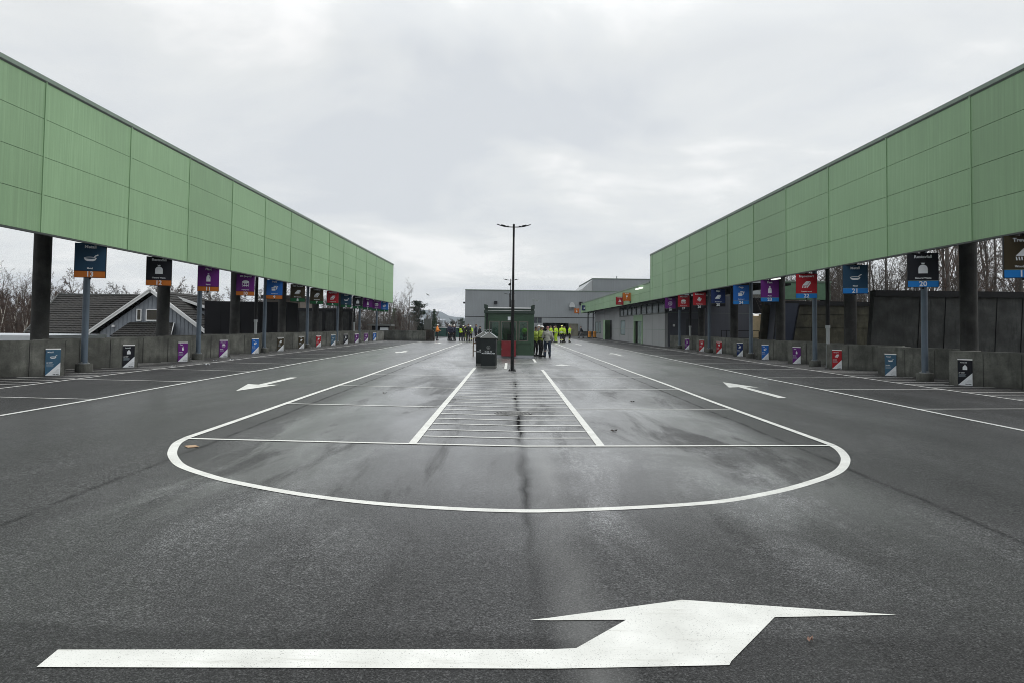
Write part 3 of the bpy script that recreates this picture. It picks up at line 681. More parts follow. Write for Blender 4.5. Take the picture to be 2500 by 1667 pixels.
# ------------------------------------------------------------------ pictograms
def arc(cx, cz, r, a0, a1, n=10, rz_=None):
    rz_ = r if rz_ is None else rz_
    return [(cx + r * math.cos(R(a0 + (a1 - a0) * i / n)), cz + rz_ * math.sin(R(a0 + (a1 - a0) * i / n))) for i in range(n + 1)]
def picto(kind):
    """list of (polygon, layer) in a unit box; layer 1 is the ground colour cut-out"""
    if kind == 'bag':
        return [([(-.33, -.42), (.33, -.42), (.33, -.05)] + arc(.0, -.05, .33, 0, 180, 14, .33) + [(-.33, -.05)], 0),
                ([(-.09, .32), (.09, .32), (.15, .45), (.06, .40), (.0, .47), (-.05, .40), (-.15, .46)], 0)]
    if kind == 'pan':
        return [(arc(0, .02, .45, 0, 180, 14, .11)[::-1] + [(.45, .02), (.36, -.15)] + [(.2, -.22), (-.2, -.22), (-.36, -.15), (-.45, .02)], 0), (arc(0, .02, .37, 0, 360, 20, .06)[:-1], 1),
                ([(.24, .10), (.32, .10), (.40, .17), (.58, .26), (.54, .34), (.34, .24)], 0)]
    if kind == 'bottle':
        return [([(-.2, -.45), (.22, -.45), (.22, -.02)] + [(.19, .12), (.06, .28), (-.06, .28), (-.17, .12), (-.2, -.02)], 0), ([(-.08, .34), (.08, .34), (.08, .44), (-.08, .44)], 0), ([(.11, -.1), (.16, -.12), (.17, .06), (.11, .12)], 1)]
    if kind == 'box':
        return [([(-.38, -.35), (.12, -.35), (.12, -.08), (-.38, -.08)], 0), ([(-.45, -.03), (.08, -.03), (.16, .12), (-.36, .12)], 0), ([(.17, -.3), (.4, -.02), (.34, .06), (.19, -.08)], 0), ([(-.12, .18), (.22, .18), (.3, .32), (-.1, .32)], 0), ([(.2, .1), (.3, .02), (.5, .22), (.38, .32)], 0)]
    if kind == 'eps':
        return [([(-.42, -.22), (-.14, -.38), (0, -.28), (.14, -.38), (.42, -.22), (.42, .2)] + arc(0, .2, .42, 15, 165, 8, .2) + [(-.42, .2)], 0),
                ([(-.36, -.16), (-.18, -.26), (-.18, .02), (-.36, .12)], 1), ([(-.12, -.24), (0, -.18), (.12, -.24), (.12, .0), (-.12, .0)], 1), ([(.36, -.16), (.18, -.26), (.18, .02), (.36, .12)], 1)] + [([(x, -.46 + dz), (x + .05, -.46 + dz), (x + .05, -.41 + dz), (x, -.41 + dz)], 0) for x, dz in ((-.4, .04), (-.2, 0), (.05, .02), (.33, .05))]
    if kind == 'wood':
        return [([(-.45, -.12), (.05, -.12), (.42, .36), (-.02, .36)], 0), ([(.09, -.16), (.45, .3), (.45, .12), (.09, -.4)], 0)] + [([(-.42 + i * .15, -.40), (-.34 + i * .15, -.40), (-.38 + i * .15, -.17), (-.45 + i * .15, -.17)], 0) for i in range(4)]
    if kind == 'plate':
        return [([(-.45, -.2), (.15, -.2), (.45, .3), (-.05, .3)], 0), ([(-.45, -.25), (.17, -.25), (.46, .2), (.46, .1), (.2, -.34), (-.45, -.34)], 0)]
    if kind == 'roll':
        return [([(-.4, -.1), (-.05, -.32), (.22, .12), (.1, .4), (-.12, .36)], 0), (arc(-.2, -.12, .09, 0, 360, 10)[:-1], 1), ([(.1, -.4), (.42, .1), (.3, .2), (.0, -.3)], 0)]
    if kind == 'tyre':
        return [(arc(-.14, 0, .26, 0, 360, 22, .42)[:-1], 0), (arc(-.1, 0, .25, 0, 360, 22, .38)[:-1], 1), (arc(.12, 0, .27, 0, 360, 22, .42)[:-1], 2), (arc(.12, 0, .17, 0, 360, 22, .31)[:-1], 3), (arc(.12, 0, .06, 0, 360, 12, .2)[:-1], 4)]
    if kind == 'warning':
        return [([(-.42, -.34), (.42, -.34), (0, .4)], 0), ([(-.04, -.08), (.04, -.08), (.06, .18), (-.06, .18)], 1), ([(-.05, -.24), (.05, -.24), (.05, -.14), (-.05, -.14)], 1)]
    if kind == 'plug':
        return [([(-.18, .02), (.18, .02), (.2, .28), (-.2, .28)], 0), ([(-.14, .28), (-.08, .28), (-.08, .46), (-.14, .46)], 0), ([(.08, .28), (.14, .28), (.14, .46), (.08, .46)], 0), ([(-.18, .02), (.18, .02), (.04, -.12), (-.04, -.12)], 0), ([(-.035, -.12), (.035, -.12), (.035, -.46), (-.035, -.46)], 0)]
    return [([(-.12, -.4), (.12, -.4), (.12, .38), (-.12, .38)], 0), ([(-.3, -.2), (.3, -.2), (.3, -.02), (-.3, -.02)], 0)]
def build_picto(kind, size, colname, parent, loc):
    b = MB()
    for pts, lay in picto(kind):
        y0 = -0.0015 * (lay + 1)
        b.prism([(x * size, z * size) for x, z in pts], y0, y0 + 0.001, 0 if lay in (0, 2, 4) else 1)
    return b.build('pictogram', ['white_sign', colname], parent, loc=loc)

SG = {13: ('blue', 'Metall', 'Metal', 'pan'), 12: ('black', 'Restavfall', 'General Waste', 'bag'), 11: ('purple', 'Plast', 'Plastic', 'bottle'),
      10: ('purple', 'EPS (Isopor)', 'Polystyrene', 'eps'), 9: ('paperblue', 'Papp', 'Cardboard', 'box'), 8: ('brown', 'MDF /Laminat', 'MDF /laminate', 'plate'),
      7: ('brown', 'Trevirke', 'Wood waste', 'wood'), 6: ('red', 'Impregnert', 'Treated wood', 'wood'), 5: ('blue', 'Metall', 'Metal', 'pan'), 4: ('black', 'Restavfall', 'General Waste', 'bag'),
      3: ('purple', 'Plast', 'Plastic', 'bottle'), 2: ('purple', 'EPS (Isopor)', 'Polystyrene', 'eps'), 1: ('paperblue', 'Papp', 'Cardboard', 'box'),
      19: ('brown', 'Trevirke', 'Wood waste', 'wood'), 20: ('black', 'Restavfall', 'General Waste', 'bag'), 21: ('blue', 'Metall', 'Metal', 'pan'), 22: ('red', 'Impregnert', 'Treated wood', 'wood'),
      23: ('purple', 'Plast', 'Plastic', 'bottle'), 24: ('paperblue', 'Papp', 'Cardboard', 'box'), 25: ('navy', 'Gips', 'Plasterboard', 'plate'), 26: ('red', 'Gulvbelegg', 'Vinyl flooring', 'roll'),
      27: ('red', 'XPS (Isolasjon)', 'Extruded polystyrene', 'eps'), 28: ('purple', 'Dekk', 'Tyres', 'tyre')}
CN = {'blue': 'dark blue', 'black': 'black', 'purple': 'purple', 'paperblue': 'bright blue', 'brown': 'dark brown', 'red': 'red', 'navy': 'navy'}
PN = {'pan': 'frying pan', 'bag': 'tied bag', 'bottle': 'bottle', 'eps': 'foam block', 'box': 'open box', 'plate': 'flat board', 'wood': 'timber plank', 'roll': 'vinyl roll', 'tyre': 'tyre'}
def hanging_sign(num, x, y, z, rz):
    col, t1, t2, pk = SG[num]
    band = 'band_green' if num <= 8 else 'band_orange' if num <= 13 else 'band_blue' if num <= 24 else 'band_black'
    bn = {'band_green': 'green', 'band_orange': 'orange', 'band_blue': 'light blue', 'band_black': 'black'}[band]
    t = thing('hanging_sign', '%s sign with %s symbol over %s band numbered %d' % (CN[col], PN[pk], bn, num), 'sign', (x, y, z), rz, 'numbered signs hanging along the canopies')
    b = MB(); b.box(-.41, .41, 0.0, 0.10, -0.51, 0.51); b.build('housing', 'black_steel', t)
    b = MB(); b.box(-.40, .40, -0.006, -0.001, -0.305, 0.50); pn = b.build('face_panel', 'sign_' + col, t)
    b = MB(); b.box(-.40, .40, -0.007, -0.001, -0.50, -0.32); nb = b.build('number_band', 'sign_' + band, t)
    if num > 13: b = MB(); b.box(-.40, .40, -0.008, -0.0012, -0.318, -0.308); b.build('dividing_line', 'cap_metal', t)
    text(nb, str(num), 0.21, (0, -0.010, -0.412), bold=0.005, name='number')
    text(pn, t1, 0.125 if len(t1) < 11 else 0.125 * 11 / (len(t1) + 1.5), (0, -0.009, 0.40), bold=0.004)
    text(pn, t2, 0.070 if len(t2) < 16 else 0.055, (0, -0.009, -0.235), bold=0.0015)
    build_picto(pk, 0.37, 'sign_' + col, pn, (0.0, -0.0065, 0.06))
    b = MB(); b.box(-.05, .05, 0.02, 0.09, 0.51, 0.95); b.box(-0.03, 0.03, 0.02, 0.08, -0.56, -0.51); b.build('hanger', 'black_steel', t)
    return t
for i in range(13): hanging_sign(13 - i, -12.42, 21.0 + P * i, 3.545, R(20))
for i in range(-1, 9): hanging_sign(20 + i, 12.28, 21.0 + P * 1.002 * i, 3.56, R(-20))

def poster(num, x, y, rz, z=0.55):
    col, t1, t2, pk = SG[num]
    t = thing('wall_poster', '%s and white poster with %s symbol on the wall below sign %d' % (CN[col], PN[pk], num), 'poster', (x, y, z), rz, 'information posters on the concrete walls')
    W_, H_ = 0.19, 0.375
    b = MB(); b.box(-W_, W_, -0.004, 0.0, -H_, H_); bd = b.build('board', 'sign_' + col if col != 'blue' else mat('poster_blue', (0.022, 0.085, 0.15), 0.5), t)
    b = MB(); b.prism([(-W_, -H_), (W_, -H_), (W_, 0.0)], -0.0065, -0.0045); b.build('white_corner', 'white_sign', t)
    b = MB(); b.box(-W_ - .003, W_ + .003, -0.010, 0.0, H_ - 0.002, H_ + 0.032); b.build('top_rail', 'white_trim', t)
    text(bd, t1, 0.062 if len(t1) < 8 else 0.045, (-0.07 if len(t1) < 8 else -0.03, -0.007, 0.30), bold=0.001)
    build_picto(pk, 0.18, 'sign_' + col, bd, (0, -0.005, 0.16))
    text(bd, 'Ja takk!', 0.05, (-0.085, -0.007, -0.0), bold=0.001)
    text(bd, 'Nei takk!', 0.042, (0.085, -0.009, -0.335), mname='bin_dark', bold=0.001)
    b = MB()
    for i in range(4): b.box(-0.165, 0.03 - 0.02 * (i % 2), -0.0055, -0.0045, -0.055 - i * 0.022, -0.047 - i * 0.022)
    b.build('small_print', mat('print_light', (0.25, 0.3, 0.34), 0.6), bd)
    b = MB()
    for i in range(5): b.box(0.03 + 0.045 * (4 - i) * 0.6 - 0.03, 0.17, -0.0078, -0.0068, -0.20 - i * 0.024, -0.194 - i * 0.024)
    b.build('small_print', mat('print_dark', (0.3, 0.31, 0.33), 0.6), bd)
for i in range(13):
    x, y = LT[4 + i]; o = 0.30
    poster(13 - i, x - o * 0.7071 + 0.012, y - o * 0.7071 - 0.012, R(45))
for i in range(9):
    x, y = RT[4 + i]; o = 0.42
    poster(20 + i, x + o * 0.7071 - 0.012, y - o * 0.7071 - 0.012, R(-45))

# ------------------------------------------------------------------ street lamps
def lamp(x, y, label, cam_=False):
    t = thing('street_lamp', label, 'street lamp', (x, y, gz(x)), 0, 'black twin arm lamps in the middle strip')
    b = MB(); b.cyl((0, 0, 0.02), (0, 0, 2.78), 0.068, 0.062, 16); b.cyl((0, 0, 2.74), (0, 0, 2.80), 0.064, 0.055, 16); b.cyl((0, 0, 2.8), (0, 0, 5.72), 0.05, 0.036, 14); b.cyl((0, 0, 5.3), (0, 0, 5.82), 0.042, 0.042, 14)
    b.build('pole', 'black_steel', t, smooth=False)
    b = MB(); b.box(-.15, .15, -.15, .15, 0.0, 0.025)
    for a in (-.11, .11):
        for c in (-.11, .11): b.cyl((a, c, 0.025), (a, c, 0.07), 0.018, n=8)
    b.build('base_plate', 'black_steel', t)
    for s_ in (-1, 1):
        b = MB(); pts = [(0.03, 5.70), (0.22, 5.705), (0.38, 5.72), (0.52, 5.76), (0.67, 5.81)]
        for (xa, za), (xb, zb) in zip(pts, pts[1:]): b.bar((s_ * xa, 0, za), (s_ * xb, 0, zb), 0.07, 0.028)
        a = b.build('lamp_arm', 'black_steel', t)
        b = MB(); b.box(min(s_ * .2, s_ * .29), max(s_ * .2, s_ * .29), -.05, .05, 5.715, 5.745); b.bar((s_ * .33, 0, 5.745), (s_ * .5, 0, 5.785), 0.14, 0.03); b.build('lamp_head', 'black_steel', a)
    if cam_:
        b = MB(); b.sphere((-.12, -.06, 5.32), 0.09, 12, 8); b.box(-.14, 0, -.03, .03, 5.38, 5.44); b.build('dome_camera', 'bin_dark', t, smooth=True)
lamp(0.14, 28.2, 'nearest black twin arm lamp post standing on the white hatching')
lamp(0.10, 61.0, 'middle black twin arm lamp post rising behind the green kiosk', True)
lamp(0.0, 88.0, 'farthest black twin arm lamp post behind the kiosk roof')

# ------------------------------------------------------------------ kiosk
K = thing('kiosk', 'dark green attendant kiosk with glazed windows behind the black lamp post', 'kiosk', (0.006, 39.7, 0.01))
HW = 1.38; DP = 3.4
b = MB(); b.box(-HW - .0, HW + .0, -0.03, DP + .03, 0, 0.155); b.build('plinth', mat('plinth_grey', (0.3, 0.31, 0.34), 0.7), K)
def kwall(y0, y1, openings, nm):
    b = MB(); zb, zt = 0.95, 2.0; x = -HW
    b.box(-HW, HW, y0, y1, 0.156, zb - .002); b.box(-HW, HW, y0, y1, zt + .002, 2.45)
    edges = sorted(openings); cur = -HW
    for a, c in edges: b.box(cur, a, y0, y1, zb, zt); cur = c
    b.box(cur, HW, y0, y1, zb, zt)
    return b.build(nm, 'kiosk_green', K)
ops = [(-1.1, -0.57), (-0.44, 0.41), (0.56, 1.03)]
kwall(0, 0.08, ops, 'front_wall'); kwall(DP - .08, DP, [(-1.05, -0.3), (0.1, 1.2)], 'rear_wall')
for sx in (-1, 1):
    b = MB(); xx = (sx * HW - sx * .08, sx * HW)
    b.box(min(xx), max(xx), .082, DP - .082, .156, .948); b.box(min(xx), max(xx), .082, DP - .082, 2.002, 2.45)
    for a, c in ((.082, .4), (1.5, 1.8), (3.0, DP - .082)): b.box(min(xx), max(xx), a, c, .95, 2.0)
    b.build('side_wall', 'kiosk_green', K)
    b = MB(); b.box(sx * HW - sx * .045, sx * HW - sx * .035, .4, 1.5, .95, 2.0) if sx > 0 else b.box(-HW + .035, -HW + .045, .4, 1.5, .95, 2.0)
    b.build('side_window', 'glass', K)
for a, c in ops:
    b = MB()
    for q in ((a - .03, a + .02, .93, 2.02), (c - .02, c + .03, .93, 2.02), (a + .02, c - .02, .93, .965), (a + .02, c - .02, 1.985, 2.02)): b.box(q[0], q[1], -.025, .03, q[2], q[3])
    w = b.build('window_frame', mat('frame_bronze', (0.11, 0.10, 0.085), 0.5), K)
    b = MB(); b.box(a + .02, c - .02, .035, .045, .965, 1.985); b.build('pane', 'glass', w)
for a, c in ((-1.05, -.3), (.1, 1.2)):
    b = MB(); b.box(a, c, DP - .05, DP - .04, .95, 2.0); b.build('rear_window', 'glass', K)
b = MB()
for sx in (-1, 1):
    b.box(min(sx * (HW - .17), sx * (HW + .004)), max(sx * (HW - .17), sx * (HW + .004)), -.03, -.002, .158, 2.44)
b.box(-HW + .18, HW - .18, -.045, -.002, .80, .88); b.box(-HW + .18, HW - .18, -.02, -.002, .88, .91)
b.build('corner_trim', 'kiosk_green', K)
b = MB(); b.box(-HW + .10, -HW + .17, -.09, -.034, .2, 2.42); b.build('downpipe', 'black_steel', K)
b = MB(); b.box(-HW - .03, HW + .03, -.10, DP + .1, 2.452, 2.62); b.box(-HW, HW, -.06, DP + .06, 2.622, 2.72)
for sx in (-1, 1):
    b.box(min(sx * (HW - .17), sx * (HW + .03)), max(sx * (HW - .17), sx * (HW + .03)), -.12, .3, 2.722, 2.90)
    b.box(min(sx * (HW - .10), sx * (HW + .045)), max(sx * (HW - .10), sx * (HW + .045)), -.13, DP + .1, 2.902, 2.935)
b.build('roof', 'kiosk_dark', K)
b = MB(); b.box(-HW + .18, HW - .18, -.10, .0, 2.735, 2.785); b.box(-HW + .18, HW - .18, -.104, -.1, 2.60, 2.615); b.build('roof_edge', 'white_trim', K)
b = MB(); b.box(-.085, .07, -.012, -.001, 2.07, 2.27); b.build('notice', 'white_sign', K)
b = MB(); b.box(-.42, .39, -.22, -.032, .10, .92); rc = b.build('red_cabinet', 'red_cabinet', K, bevel=0.012)
b = MB(); b.box(-.43, .40, -.23, -.03, .922, .94); b.build('lid', 'red_cabinet', rc); b = MB(); b.box(-.43, -.37, -.25, -.222, .5, .53); b.build('latch', 'galvanised', rc)
b = MB(); b.box(-.5, .2, .9, 1.0, 2.08, 2.13); b.build('tube_light', 'tube_light', K)
b = MB(); b.box(-.35, .3, 1.6, 1.66, .2, 2.1); b.build('inner_partition', mat('partition_green', (0.12, 0.3, 0.12), 0.5), K)
b = MB(); b.box(-1.2, 1.2, .25, .85, .85, .9); b.box(-.1, .3, .5, .56, .92, 1.3); b.build('desk', 'bin_dark', K)
b = MB(); b.cyl((HW - .06, .02, 2.93), (HW - .06, .02, 3.32), .018, n=8); b.bar((HW - .06, .02, 3.26), (HW + .1, -.1, 3.24), .06, .05); b.bar((HW + .06, -.1, 3.2), (HW + .26, -.2, 3.17), .09, .08)
b.build('surveillance_camera', 'galvanised', K)

# ------------------------------------------------------------------ recycling bins, table
def bin_(x, y, rz, label, s_=1.0):
    t = thing('recycling_bin', label, 'recycling bin', (x, y, gz(x)), rz, 'dark recycling bins by the kiosk')
    W_ = .31
    b = MB(); b.box(-W_, W_, -W_, W_, .10, 1.22); bd = b.build('body', 'bin_dark', t, bevel=.01)
    b = MB(); b.box(-W_ - .0, W_ + .0, -W_ - .03, W_ + .0, 0, .098); b.build('plinth', 'bin_grey', t, bevel=.01)
    b = MB(); e_ = W_ + .03; b.add([(-e_, -e_, 1.222), (e_, -e_, 1.222), (e_, e_, 1.222), (-e_, e_, 1.222), (-.04, -.04, 1.46), (.04, -.04, 1.46), (.04, .04, 1.46), (-.04, .04, 1.46), (-e_, -e_, 1.25), (e_, -e_, 1.25), (e_, e_, 1.25), (-e_, e_, 1.25)],
          [(3, 2, 1, 0), (4, 5, 6, 7), (0, 1, 9, 8), (1, 2, 10, 9), (2, 3, 11, 10), (3, 0, 8, 11), (8, 9, 5, 4), (9, 10, 6, 5), (10, 11, 7, 6), (11, 8, 4, 7)]); rf = b.build('lid', 'bin_grey', t)
    b = MB()
    for sx, sy in ((-1, -1), (1, -1), (1, 1), (-1, 1)): b.bar((sx * e_, sy * e_, 1.258), (sx * .04, sy * .04, 1.468), .014, .014)
    b.build('lid_ridges', 'white_sign', rf)
    b = MB()
    for cx in (-.055, .055):
        for i in range(12):
            a0, a1 = R(i * 30), R(i * 30 + 30); b.cyl((cx + .055 * math.cos(a0), 0, 1.53 + .055 * math.sin(a0)), (cx + .055 * math.cos(a1), 0, 1.53 + .055 * math.sin(a1)), .008, n=6)
    b.build('lifting_rings', 'galvanised', rf)
    if s_:
        b = MB()
        for i in range(24):
            a0, a1 = R(i * 15), R(i * 15 + 15)
            b.add([(r * math.cos(a), -W_ - .003, .86 + r * math.sin(a)) for a, r in ((a0, .075), (a1, .075), (a1, .064), (a0, .064))], [(0, 1, 2, 3)])
        b.prism([(-.035, .82), (.0, .82), (.0, .87), (-.012, .89), (-.023, .89), (-.035, .87)], -W_ - .005, -W_ - .003); b.prism([(.01, .82), (.04, .82), (.02, .9)], -W_ - .005, -W_ - .003)
        b.build('emblem', mat('emblem_grey', (.25, .26, .26), .5), bd)
        b = MB(); b.box(-.24, .24, -W_ - .005, -W_ - .002, .735, .742); b.build('divider', 'bin_grey', bd)
        text(bd, 'GLASS- OG', .062, (0, -W_ - .004, .69), bold=.002); text(bd, 'METALLEMBALLASJE', .062, (0, -W_ - .004, .62), bold=.002)
bin_(-.83, 29.95, R(-4), 'front dark recycling bin with pyramid lid and white lettering')
bin_(-1.12, 31.7, R(-4), 'rear dark recycling bin partly hidden behind the lettered one')
t = thing('bar_table', 'tall brown wooden table standing left of the kiosk behind the bins', 'table', (-1.78, 41, gz(1.8)))
b = MB(); b.box(-.3, .3, -.25, .25, 1.0, 1.05); b.build('tabletop', 'wood_brown', t)
for sx in (-1, 1):
    for sy in (-1, 1): b = MB(); b.box(sx * .27 - .02, sx * .27 + .02, sy * .22 - .02, sy * .22 + .02, 0, 1.0); b.build('leg', 'wood_brown', t)
b = MB(); b.box(-.25, .25, -.235, -.205, .3, .35); b.box(-.25, .25, -.235, -.205, .72, .8); b.build('rail', 'wood_brown', t)

# ------------------------------------------------------------------ far grey hall
H = thing('industrial_hall', 'large grey profiled industrial hall closing the far end of the yard', 'building', (0, 130, 0))
b = MB()
GX0 = -8.1
def rects(b, x0, x1, z0, z1, holes, y0=0, y1=0.3):
    """wall in the xz plane with rectangular holes, all holes share no x-range"""
    cur = x0
    for hx0, hx1, hz0, hz1 in sorted(holes):
        b.box(cur, hx0, y0, y1, z0, z1)
        if hz0 > z0: b.box(hx0, hx1, y0, y1, z0, hz0)
        if hz1 < z1: b.box(hx0, hx1, y0, y1, hz1, z1)
        cur = hx1
    b.box(cur, x1, y0, y1, z0, z1)
rects(b, GX0, 34, 3.50, 8.25, [])
b.build('upper_wall', 'grey_clad', H)
b = MB(); rects(b, GX0, 34, 0.0, 3.38, [(4.4, 5.95, 2.4, 3.36), (6.2, 10.9, 0, 2.45)], 0.06, 0.3); b.build('lower_wall', 'grey_clad', H)
b = MB(); b.box(GX0, 34, 0.08, 0.3, 3.382, 3.498); b.build('wall_joint', 'joint_dark' if 'joint_dark' in MAT else 'soffit', H)
b = MB(); b.box(GX0, GX0 + .3, .302, 34, 0, 8.25); b.build('side_wall', 'grey_clad2', H)
b = MB(); b.box(GX0 - .06, 34, -.08, .35, 8.252, 8.40); b.build('parapet_cap', 'cap_metal', H)
b = MB(); b.box(GX0 + .1, 34, .35, 34, 8.0, 8.24); b.build('flat_roof', 'soffit', H)
b = MB(); b.prism([(15.7, 8.3), (60, 8.3), (60, 10.85), (15.7, 10.85)], 4, 30); tb = b.build('tall_block', 'grey_clad', H)
b = MB(); b.box(15.6, 60, 3.9, 30, 10.86, 11.0); b.build('parapet_cap', 'cap_metal', tb)
b = MB(); b.prism([(13.9, 8.3), (15.69, 8.3), (15.69, 10.75), (13.9, 9.05)], 4.2, 30); b.build('sloped_side', 'grey_clad2', tb)
b = MB(); b.cyl((20.4, 5, 10.9), (20.4, 5, 11.5), .1, n=8); b.build('vent_pipe', 'galvanised', tb)
b = MB(); b.box(4.4, 5.1, .18, .2, 2.4, 3.36); b.box(5.2, 5.95, .18, .2, 2.4, 3.36); b.build('window', mat('dark_window', (.03, .035, .045), .2), H)
b = MB(); b.box(5.1, 5.2, .12, .22, 2.4, 3.36); b.build('window_post', 'cap_metal', H)
b = MB(); b.box(6.1, 11, 3.5, 3.7, 0, 2.6); b.box(6.1, 11, .4, 3.5, 2.46, 2.6); b.box(6.0, 6.1, .3, 3.6, 0, 2.6); b.box(11, 11.1, .3, 3.6, 0, 2.6); b.build('loading_bay', 'soffit', H)
b = MB(); b.box(4.75, 6.15, -.02, .055, .1, 2.3); b.build('steel_door', mat('door_grey', (.2, .21, .215), .5), H)
b = MB(); b.box(10.95, 12.55, -.9, .02, .1, 2.35); b.build('concrete_block_wall', mat('block_mossy', (.13, .125, .095), .9, var=.4, scale=.9), H)
b = MB(); b.box(12.6, 18, -.25, .05, .05, 1.0); b.build('base_band', 'pit', H)
b = MB(); b.box(10.9, 12.8, -.12, -.005, 4.9, 6.35); ex = b.build('exhaust_plate', 'grey_clad', H)
b = MB(); b.prism(arc(11.45, 5.3, .5, 0, 180, 10, .95), -.9, -.121); b.build('exhaust_hood', 'grey_clad2', ex)
for x, z in ((-2.5, 6.0), (13.1, 6.05)):
    b = MB(); b.box(x - .3, x + .3, -.35, -.003, z - .25, z + .3); b.build('wall_lamp', 'black_steel', H)
b = MB(); b.box(GX0 - .4, GX0 - .02, .1, .4, 5.8, 6.1); b.build('wall_lamp', 'black_steel', H)

# ------------------------------------------------------------------ low canopy and office block on the right
C2 = thing('canopy', 'lower narrow green canopy running from the tall right canopy to the grey hall', 'canopy', (12.0, 0, 0))
ys_ = [60.6 + 4.95 * k for k in range(12)] + [118.5]
for a, e_ in zip(ys_, ys_[1:]):
    b = MB()
    b.box(0.0, .06, a + .03, e_ - .03, 4.10, 4.86); b.box(0, .06, a + .03, e_ - .03, 4.88, 5.60); b.box(.02, .07, a, e_ - .002, 4.104, 5.596, 1)
    b.build('fascia_panel', ['green_r', 'groove_green'], C2)
b = MB(); b.box(0.0, 2.2, 118.501, 118.56, 4.1, 5.6); b.build('end_panel', 'green_r', C2)
b = MB(); b.box(-.05, .3, 60.6, 118.6, 5.602, 5.72); b.build('cap_trim', 'cap_metal', C2)
b = MB(); b.box(.08, 6.5, 60.7, 118.4, 4.3, 4.5); b.box(-.012, .1, 60.6, 118.56, 4.05, 4.098); b.build('soffit', 'soffit', C2)
for y, x in ((112.5, .5), (109.5, .95)):
    b = MB(); b.cyl((0, 0, 0), (0, 0, 4.3), .09, n=10); b.bar((0, 0, 3.4), (.6, 0, 4.2), .07, .07); b.build('steel_post', 'black_steel', C2, loc=(x, y, gz(12.5)))
b = MB(); b.box(-.3, -.05, 63.5, 66.0, 5.28, 5.36); b.build('tube_light', 'tube_light', C2)

O = thing('office_building', 'grey panelled office building with high strip windows under the low green canopy', 'building', (13.6, 62.0, 0.14))
OL = 51.0
holes = [(15.2, 20.3 - 0.0)]
WZ0, WZ1 = 3.0, 3.95
def side_wall(b, segs, z0, z1):
    for a, c in segs: b.box(0, .25, a, c, z0, z1)
# openings along the facade: doors and windows (distance from the near corner)
doors = [(10.3, 15.4), (32.2, 33.9), (35.2, 37.6)]
wins = [(21.2, 24.4), (43.2, 45.6), (46.4, 49.6)]
cur = 0; segs = []
for a, c in sorted(doors + wins): segs.append((cur, a)); cur = c
segs.append((cur, OL))
b = MB(); side_wall(b, segs, 0.0, WZ0 - .05)
for a, c in doors: b.box(0, .25, a, c, 2.6, WZ0 - .05)
for a, c in wins: b.box(0, .25, a, c, 0, .75); b.box(0, .25, a, c, 2.45, WZ0 - .05)
b.box(0, .25, 25.4, OL, WZ0 - .048, 4.35)
b.build('facade', 'office', O)
b = MB()
for y in (5.2, 18.6, 25.3, 30, 34.4, 39.5, 42.0): b.box(-.008, -.001, y, y + .05, 0, 2.94 if y < 25 else 4.3)
b.box(-.010, -.002, 0, 10.2, 1.45, 1.49); b.box(-.010, -.002, 15.5, 32.1, 1.45, 1.49); b.build('panel_joints', 'cap_metal', O)
b = MB(); b.box(.05, .1, .3, 25.1, WZ0, WZ1); sw = b.build('strip_window', mat('strip_glass', (.17, .19, .2), .12, var=.25, scale=.5), O)
b = MB()
y = 0.0
while y < 25.6: b.box(-.02, .14, y, y + .14, WZ0 - .001, WZ1 + .0); y += 2.83
b.box(-.025, .15, 0, 25.5, WZ1 + .001, WZ1 + .12); b.box(-.025, .15, 0, 25.5, WZ0 - .13, WZ0 - .002); b.build('window_bars', 'dark_trim', sw)
b = MB(); b.box(0, .25, 0, 25.4, WZ1 + .13, 4.35); b.build('upper_band', 'shaded_panel', O)
for y0 in (4.6, 8.8, 12.8): b = MB(); b.box(.4, 1.8, y0, y0 + .35, WZ0 + .35, WZ0 + .42); b.build('tube_light', 'tube_light', O)
b = MB(); b.box(-.04, -.005, 10.2, 15.5, 2.3, 2.95); b.box(-.04, .1, 14.9, 15.5, 0, 2.3); b.box(-.04, .1, 10.2, 10.7, 0, 2.3); g1 = b.build('green_door_frame', 'green_r', O)
b = MB(); b.box(.10, .14, 10.7, 12.3, 0, 2.3); b.box(.1, .14, 12.4, 13.6, 0, 2.3); b.build('glass_door', mat('door_glass', (.12, .2, .14), .1, var=.3), g1)
b = MB(); b.box(.15, .2, 13.6, 14.9, 0, 2.6); b.build('open_doorway', 'soffit', g1)
b = MB(); b.box(.18, .22, 35.2, 37.6, 0, 2.6); b.build('dark_doorway', 'soffit', O)
b = MB(); b.box(-.9, -.84, 32.2, 33.9, 0, 2.6) ; b.box(-.84, .0, 33.84, 33.9, 0, 2.6); b.build('door_leaf', 'green_r', O)
b = MB(); b.box(.1, .2, 32.2, 33.9, 0, 2.6); b.build('doorway', 'soffit', O)
for a, c in wins:
    b = MB(); b.box(.02, .05, a + .1, c - .1, .85, 2.35); w = b.build('window', mat('pale_window', (.36, .45, .46), .15, var=.1), O)
    b = MB(); b.box(-.03, .06, a, a + .1, .75, 2.45); b.box(-.03, .06, c - .1, c, .75, 2.45); b.box(-.03, .06, a + .1, c - .1, .75, .85); b.box(-.03, .06, a + .1, c - .1, 2.35, 2.45); b.build('window_frame', 'dark_green_sheet', w)
b = MB(); rects(b, .26, 7.6, 0, 4.45, [(1.85, 3.3, 0.5, 2.45)], 0, .25); b.build('gable_wall', 'shaded_panel', O)
b = MB(); b.box(1.85, 3.3, .15, .2, .5, 2.45); dr = b.build('steel_door', mat('dark_gable_door', (.035, .037, .045), .5), O)
b = MB(); b.box(0, 0.02, -.012, -.001, 0, 4.4); b.box(.26, 7.6, -.01, -.001, 2.95, 2.97); b.box(5.6, 5.63, -.01, -.001, 0, 4.4); b.build('panel_joints', 'cap_metal', O)
